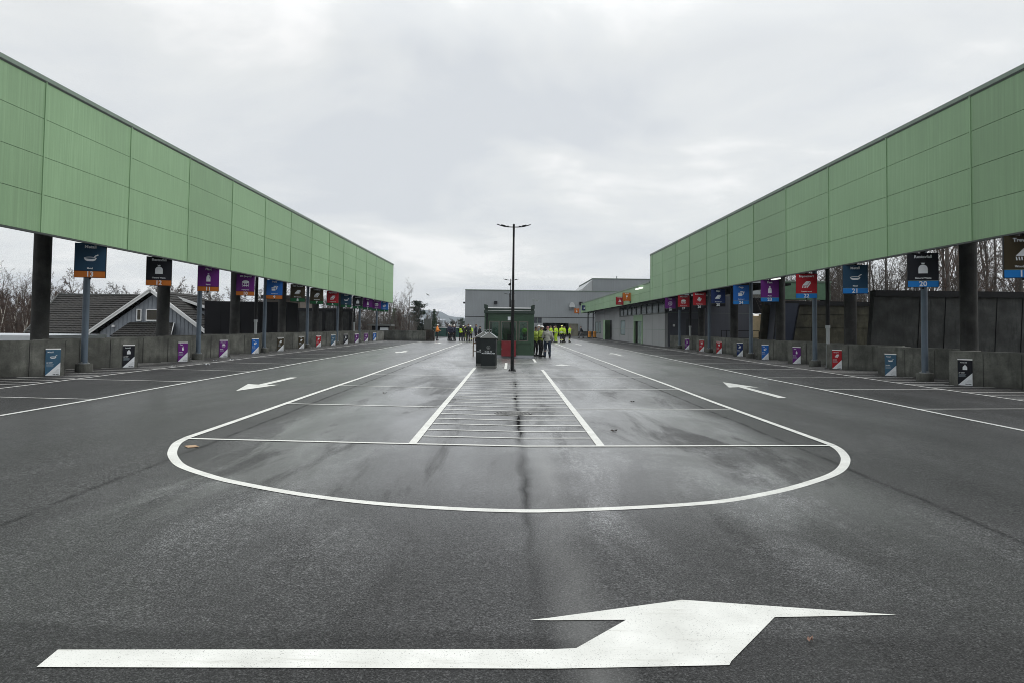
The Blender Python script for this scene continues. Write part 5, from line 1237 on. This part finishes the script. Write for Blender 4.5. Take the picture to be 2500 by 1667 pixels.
def figure(pose):
    P_ = POSES[pose]; ly = P_['lean']; b = MB()
    sh = [(s_ * .185, ly, 1.43) for s_ in (1, -1)]; hip = [(s_ * .095, 0, .93) for s_ in (1, -1)]
    # trunk
    b.sphere((0, 0, .97), (.165, .115, .13), 16, 10); capsule(b, (0, 0, 1.02), (0, ly * .5, 1.18), .125, .12); b.sphere((0, ly * .8, 1.30), (.185, .125, .17), 16, 10)
    capsule(b, (-.12, ly, 1.42), (.12, ly, 1.42), .075, .075); capsule(b, (0, ly, 1.44), (0, ly - .015, 1.56), .062, .056)
    hc = (0, ly - .025 + P_['look'] * .3, 1.665)
    b.sphere(hc, (.075, .093, .108), 16, 12); b.sphere((0, hc[1] - .03, 1.60), (.052, .058, .05), 12, 8)
    capsule(b, (0, hc[1] - .090, 1.665), (0, hc[1] - .108, 1.638), .011, .015, 8)
    for s_ in (1, -1):
        b.sphere((s_ * .078, hc[1] + .005, 1.655), (.012, .02, .032), 8, 6); capsule(b, (s_ * .016, hc[1] - .088, 1.695), (s_ * .045, hc[1] - .078, 1.697), .012, .01, 8)
    capsule(b, (-.018, hc[1] - .088, 1.606), (.018, hc[1] - .088, 1.606), .009, .009, 8)
    for i in (0, 1):
        s_ = 1 if i == 0 else -1
        e_, w = P_['elbow'][i], P_['wrist'][i]
        capsule(b, sh[i], e_, .052, .04); capsule(b, e_, w, .041, .027)
        k = P_['knee'][i]; fx, fy = P_['foot'][i]; back = .05 if fy <= .1 else .02
        ank = (fx, fy + .03, .085 if fy < .3 else .14)
        capsule(b, hip[i], k, .088, .058); capsule(b, k, ank, .056, .037); b.sphere(((k[0] + ank[0]) / 2, (k[1] + ank[1]) / 2 + .015, k[2] * .6 + ank[2] * .4), (.05, .055, .12), 10, 8)
        capsule(b, (fx, fy + .04, .04), (fx, fy - .13, .03), .038, .032)
        # hand: palm, four fingers, thumb
        e3 = Vector(e_); w3 = Vector(w); d_ = (w3 - e3).normalized(); side = d_.cross(Vector((0, 1, 0.2))).normalized() * .9
        palm = w3 + d_ * .055; capsule(b, w3 + d_ * .01, palm + d_ * .02, .024, .03); capsule(b, palm + side * .018, palm - side * .018, .022, .022)
        for f_ in range(4):
            off = side * (.027 - .018 * f_); ln = (.062, .074, .07, .055)[f_]
            k1 = palm + off + d_ * .03; k2 = k1 + d_ * ln * .55; curl = Vector((-s_ * .3, -.6, 0)).normalized()
            k3 = k2 + (d_ * .6 + curl * .6).normalized() * ln * .5
            capsule(b, k1, k2, .0098, .009, 8); capsule(b, k2, k3, .009, .008, 8)
        th_ = palm + side * .028 - d_ * .02; t2 = th_ + (side * .7 + d_ * .7).normalized() * .04; capsule(b, th_, t2, .0125, .011, 8); capsule(b, t2, t2 + d_ * .028, .011, .0095, 8)
    body = fuse(b, 'body', .010, 'skin', 2)
    # jacket
    j = MB(); j.sphere((0, 0.005, .98), (.20, .15, .13), 16, 10); capsule(j, (0, 0, .97), (0, ly * .5, 1.18), .158, .155); j.sphere((0, ly * .8, 1.29), (.225, .158, .19), 16, 10)
    capsule(j, (-.14, ly, 1.415), (.14, ly, 1.415), .09, .09); capsule(j, (0, ly, 1.46), (0, ly, 1.52), .078, .072)
    for i in (0, 1):
        e_, w = P_['elbow'][i], P_['wrist'][i]; capsule(j, sh[i], e_, .080, .064); capsule(j, e_, Vector(e_).lerp(Vector(w), .95), .064, .047)
    jacket = fuse(j, 'jacket', .014, 'hivis', 3)
    vb = MB(); vb.sphere((0, 0.005, .99), (.212, .165, .12), 16, 10); capsule(vb, (0, 0, .99), (0, ly * .5, 1.18), .172, .168); vb.sphere((0, ly * .8, 1.28), (.215, .172, .18), 16, 10)
    vest = fuse(vb, 'vest', .014, 'hivis', 2)
    t = MB(); t.sphere((0, 0, .93), (.185, .135, .12), 16, 10)
    for i in (0, 1):
        k = P_['knee'][i]; fx, fy = P_['foot'][i]; ank = (fx, fy + .03, .09 if fy < .3 else .15)
        capsule(t, hip[i], k, .108, .080); capsule(t, k, ank, .078, .066)
    trou = fuse(t, 'trousers', .014, 'black_cloth', 2)
    bo = MB()
    for i in (0, 1):
        fx, fy = P_['foot'][i]; z_ = 0 if fy < .3 else .05
        capsule(bo, (fx, fy + .05, .055 + z_), (fx, fy - .14, .045 if fy < .3 else .035), .055, .046); capsule(bo, (fx, fy + .03, .06 + z_), (fx, fy + .03, .14 + z_), .056, .056)
    boots = bo.mesh('boots', 'boot', True)
    bd = MB()
    def ring(c, rx, ry, z, h_, n=20):
        vs = [(c[0] + rx * math.cos(2 * math.pi * i / n), c[1] + ry * math.sin(2 * math.pi * i / n), z + dz) for dz in (0, h_) for i in range(n)]
        bd.add(vs, [(i, (i + 1) % n, n + (i + 1) % n, n + i) for i in range(n)])
    ring((0, ly * .4), .182, .165, 1.10, .05); ring((0, ly * .3), .188, .163, 1.00, .04)
    for i in (0, 1):
        e3 = Vector(P_['elbow'][i]); w3 = Vector(P_['wrist'][i]); a = e3.lerp(w3, .45); bd.cyl(a, a + (w3 - e3).normalized() * .05, .070, .066, 14, caps=False)
    bands = bd.mesh('reflective_bands', 'reflective', True)
    gt = MB()
    for i in (0, 1):
        k = Vector(P_['knee'][i]); fx, fy = P_['foot'][i]; ank = Vector((fx, fy + .03, .10 if fy < .3 else .16)); gt.cyl(k.lerp(ank, .42), k.lerp(ank, .72), .082, .077, 14, caps=False)
    gaiters = gt.mesh('leg_bands', 'helmet_yellow', True)
    hm = MB(); hm.sphere((0, hc[1], 1.70), (.115, .135, .095), 18, 8, half=True); hm.cyl((0, hc[1] - .02, 1.692), (0, hc[1] - .02, 1.702), .135, .135, 20)
    cp = MB(); cp.sphere((0, hc[1], 1.69), (.086, .104, .10), 16, 7, half=True); cp.box(-.06, .06, hc[1] - .17, hc[1] - .08, 1.695, 1.705)
    bn = MB(); bn.sphere((0, hc[1] + .005, 1.675), (.090, .108, .125), 16, 8, half=True)
    hd = MB(); hd.sphere((0, hc[1] + .03, 1.66), (.10, .10, .135), 16, 10); capsule(hd, (0, ly + .03, 1.50), (0, hc[1] + .03, 1.60), .09, .09)
    fa = MB()
    for s_ in (1, -1): fa.sphere((s_ * .03, hc[1] - .082, 1.672), .009, 8, 6)
    fa.box(-.022, .022, hc[1] - .099, hc[1] - .094, 1.602, 1.607)
    return dict(vest=vest, body=body, jacket=jacket, trousers=trou, boots=boots, bands=bands, gaiters=gaiters, helmet=hm.mesh('helmet', 'helmet_white', True),
                cap=cp.mesh('cap', 'cap_red', True), beanie=bn.mesh('beanie', 'helmet_white', True), hood=hd.mesh('hood', 'black_cloth', True), face=fa.mesh('eyes', 'boot', True), hair=bn.mesh('hair', 'hair', True))
FIG = {}
_mc = {}
def remat(me, m_):
    k = (me.name, m_)
    if k not in _mc:
        c = me.copy(); c.name = me.name.split('.')[0]; c.materials.clear(); c.materials.append(MAT[m_]); _mc[k] = c
    return _mc[k]
def person(x, y, face, h, pose, jacket, trousers, head, headm, label, group, bands=False, gaiters=False, vest=False):
    """face: compass-like angle in degrees, 0 looks at the camera, 90 looks towards +x"""
    if pose not in FIG: FIG[pose] = figure(pose)
    F = FIG[pose]; t = thing('person', label, 'person', (x, y, und(x, y)), R(face), group); s_ = h / 1.78; t.scale = (s_ * 1.04, s_ * 1.04, s_)
    link('body', F['body'], t); link('jacket', remat(F['jacket'], jacket), t); link('trousers', remat(F['trousers'], trousers), t); link('boots', F['boots'], t); link('eyes', F['face'], t)
    link(head, remat(F[head], headm), t)
    if head in ('cap', 'helmet'): pass
    if bands: link('reflective_bands', F['bands'], t)
    if vest: link('vest', F['vest'], t)
    if gaiters: link('leg_bands', F['gaiters'], t)
    return t
def at_u(u, Y): return (u - 1243) * Y / 1733
G1 = 'people talking beside the kiosk'; G2 = 'workers in yellow near the grey hall'; G3 = 'visitors standing at the far left of the yard'
person(at_u(1337, 41), 41.0, 172, 1.75, 'hold', 'grey_cloth', 'jeans', 'cap', 'cap_red', 'man in pale grey jacket, jeans and reddish cap seen from behind by the kiosk', G1)
person(at_u(1320, 41.8), 41.8, 60, 1.78, 'hold', 'hivis_dull', 'black_cloth', 'helmet', 'helmet_white', 'worker with white helmet and yellow green jacket between kiosk and grey jacket man', G1)
person(at_u(1307, 42.6), 42.6, 40, 1.72, 'hold', 'hivis_dull', 'black_cloth', 'hair', 'hair', 'bareheaded person in yellow green jacket half hidden by the kiosk corner', G1)
person(at_u(1315.5, 62), 62.0, 10, 1.86, 'stand', 'grey_trouser', 'black_cloth', 'helmet', 'helmet_white', 'person in dark clothes with white helmet standing behind the kiosk group', G1)
person(at_u(1345, 77), 77.0, -70, 1.80, 'stand', 'hivis', 'black_cloth', 'hair', 'hair', 'worker in yellow jacket just right of the grey jacket man, turned left', G2, True)
person(at_u(1352.5, 79.5), 79.5, 20, 1.78, 'stand', 'black_cloth', 'black_cloth', 'hood', 'black_cloth', 'person in black with black hood left of the worker in yellow trousers', G2)
person(at_u(1358, 79), 79.0, -60, 1.80, 'hold', 'hivis', 'hivis', 'hair', 'hair', 'worker wearing yellow jacket and yellow trousers near the loading bay', G2, True)
person(at_u(1371.5, 77.4), 77.4, 150, 1.84, 'stand', 'hivis', 'black_cloth', 'helmet', 'helmet_yellow', 'worker with yellow helmet and yellow jacket over wide black trousers', G2, True, True)
person(at_u(1377.5, 80), 80.0, 120, 1.74, 'stand', 'hivis', 'black_cloth', 'hair', 'hair', 'worker in yellow jacket standing just behind the yellow helmet', G2, True)
person(at_u(1390.5, 80), 80.0, 100, 1.80, 'phone', 'hivis', 'black_cloth', 'hair', 'hair', 'rightmost worker in yellow with yellow leg bands, standing apart', G2, True, True)
person(at_u(1419.5, 104), 104.0, -80, 1.72, 'walk', 'black_cloth', 'grey_trouser', 'hair', 'hair', 'person in black jacket and grey trousers striding past the grey hall', None)
person(at_u(1281, 78), 78.0, 30, 1.80, 'hold', 'hivis', 'black_cloth', 'hair', 'hair', 'worker in yellow seen through the right hand kiosk window', None, True)
person(at_u(1067.5, 78.5), 78.5, 85, 1.76, 'hold', 'orange_cloth', 'black_cloth', 'cap', 'helmet_white', 'person in bright orange jacket and pale cap beside the cabinet base', G3)
person(at_u(1097, 79.5), 79.5, 60, 1.84, 'stand', 'navy_cloth', 'black_cloth', 'beanie', 'helmet_white', 'tall person in navy coat with white beanie, first of the dark group', G3)
person(at_u(1102, 78), 78.0, 150, 1.74, 'stand', 'navy_cloth', 'black_cloth', 'beanie', 'grey_cloth', 'person in navy coat with grey beanie close beside the white beanie', G3)
person(at_u(1110.5, 79), 79.0, -60, 1.76, 'hold', 'navy_cloth', 'black_cloth', 'beanie', 'helmet_white', 'person in navy jacket with pale hat holding papers, left of the yellow vest', G3)
person(at_u(1125.5, 79), 79.0, 160, 1.76, 'hold', 'black_cloth', 'black_cloth', 'hood', 'black_cloth', 'person in yellow vest with silver bands and black hood', G3, True, vest=True)
person(at_u(1131.5, 79.6), 79.6, 200, 1.74, 'stand', 'black_cloth', 'black_cloth', 'hair', 'helmet_white', 'white haired person in black jacket right of the yellow vest', G3)
person(at_u(1137.2, 80), 80.0, 20, 1.76, 'stand', 'hivis', 'hivis_dull', 'hair', 'hair', 'person in yellow jacket and yellow trousers behind the tall dark visitor', G3, True, True)
person(at_u(1143.5, 76.5), 76.5, 175, 1.88, 'stand', 'black_cloth', 'black_cloth', 'hair', 'hair', 'tallest visitor dressed all in black between two yellow jackets', G3)
person(at_u(1149.5, 79), 79.0, -30, 1.72, 'hold', 'hivis', 'black_cloth', 'helmet', 'helmet_white', 'person with white helmet and yellow jacket right of the tallest visitor', G3, True, True)
person(at_u(1162, 77), 77.0, 110, 1.86, 'stand', 'navy_cloth', 'black_cloth', 'hair', 'hair', 'tall person in dark navy coat left of the stooping visitor', G3)
person(at_u(1171, 77), 77.0, 120, 1.66, 'hold', 'black_cloth', 'black_cloth', 'beanie', 'black_cloth', 'short person in black coat and black beanie nearest the kiosk', G3)
t = thing('tripod', 'thin grey camera tripod standing among the people by the kiosk', 'tripod', (at_u(1328, 41.4), 41.4, gz(2)))
for a in (200, 340, 90):
    b = MB(); b.cyl((0, 0, 1.1), (.36 * math.cos(R(a)), .36 * math.sin(R(a)), 0), .016, .012, 8); b.cyl((.27 * math.cos(R(a)), .27 * math.sin(R(a)), .28), (.36 * math.cos(R(a)), .36 * math.sin(R(a)), 0), .02, .016, 8); b.build('leg', 'black_steel', t)
b = MB(); b.cyl((0, 0, 1.1), (0, 0, 1.3), .03, n=10); b.box(-.05, .05, -.06, .06, 1.3, 1.4); b.build('camera_head', 'black_steel', t)

# ------------------------------------------------------------------ undergrowth of the woods (one mass of stems nobody could count)
def thicket(u0, u1, Y0, Y1, n, hmin, hmax, m_, label, seed):
    rng = random.Random(seed); b = MB()
    for k in range(n):
        Y = rng.uniform(Y0, Y1); x = (rng.uniform(u0, u1) - 1243) * Y / 1733; h_ = rng.uniform(hmin, hmax) * (.75 + .25 * math.sin(x * .5 + Y))
        p = Vector((x, Y, -2.6)); d_ = Vector((rng.gauss(0, .12), rng.gauss(0, .12), 1)).normalized(); r = rng.uniform(.012, .035)
        q = p + d_ * h_ * .5; seg(b, p, q, r, r * .7, 3); e_ = q + (d_ + Vector((rng.gauss(0, .2), rng.gauss(0, .2), 0))).normalized() * h_ * .5; seg(b, q, e_, r * .7, .006, 3)
        for w in range(5):
            t_ = rng.uniform(.3, .95); o_ = p.lerp(e_, t_); dd = Vector((rng.gauss(0, .7), rng.gauss(0, .7), .6)).normalized(); seg(b, o_, o_ + dd * h_ * .22 * (1.2 - t_), r * .35, .004, 3)
    tag(b.build('undergrowth', m_), label, 'undergrowth', kind='stuff')
thicket(-120, 140, 76, 100, 1900, 4.0, 7.5, 'bark', 'dense brown undergrowth behind the birches at the left edge', 31)
thicket(560, 1012, 92, 120, 4200, 4.6, 8.0, 'bark', 'dark brown undergrowth filling the wood behind the far left wall', 32)
thicket(1000, 1145, 150, 230, 900, 3.6, 5.0, 'twig', 'reddish brown scrub between the hoarding and the hills', 33)
thicket(1900, 2130, 60, 78, 1500, 7, 12.0, 'twig2', 'tangle of brown stems behind the green fascia on the right', 34)

# ------------------------------------------------------------------ air
b = MB(); b.box(-3400, 3400, -300, 3100, -3.7, 95)
hz = b.build('haze', []); hm_ = bpy.data.materials.new('haze'); hm_.use_nodes = True; t_ = hm_.node_tree; t_.nodes.clear()
o_ = t_.nodes.new('ShaderNodeOutputMaterial'); pv = t_.nodes.new('ShaderNodeVolumePrincipled')
pv.inputs['Color'].default_value = (.80, .88, 1, 1); pv.inputs['Density'].default_value = 0.0002; pv.inputs['Anisotropy'].default_value = 0.2
t_.links.new(pv.outputs[0], o_.inputs['Volume']); hz.data.materials.append(hm_); tag(hz, kind='stuff')
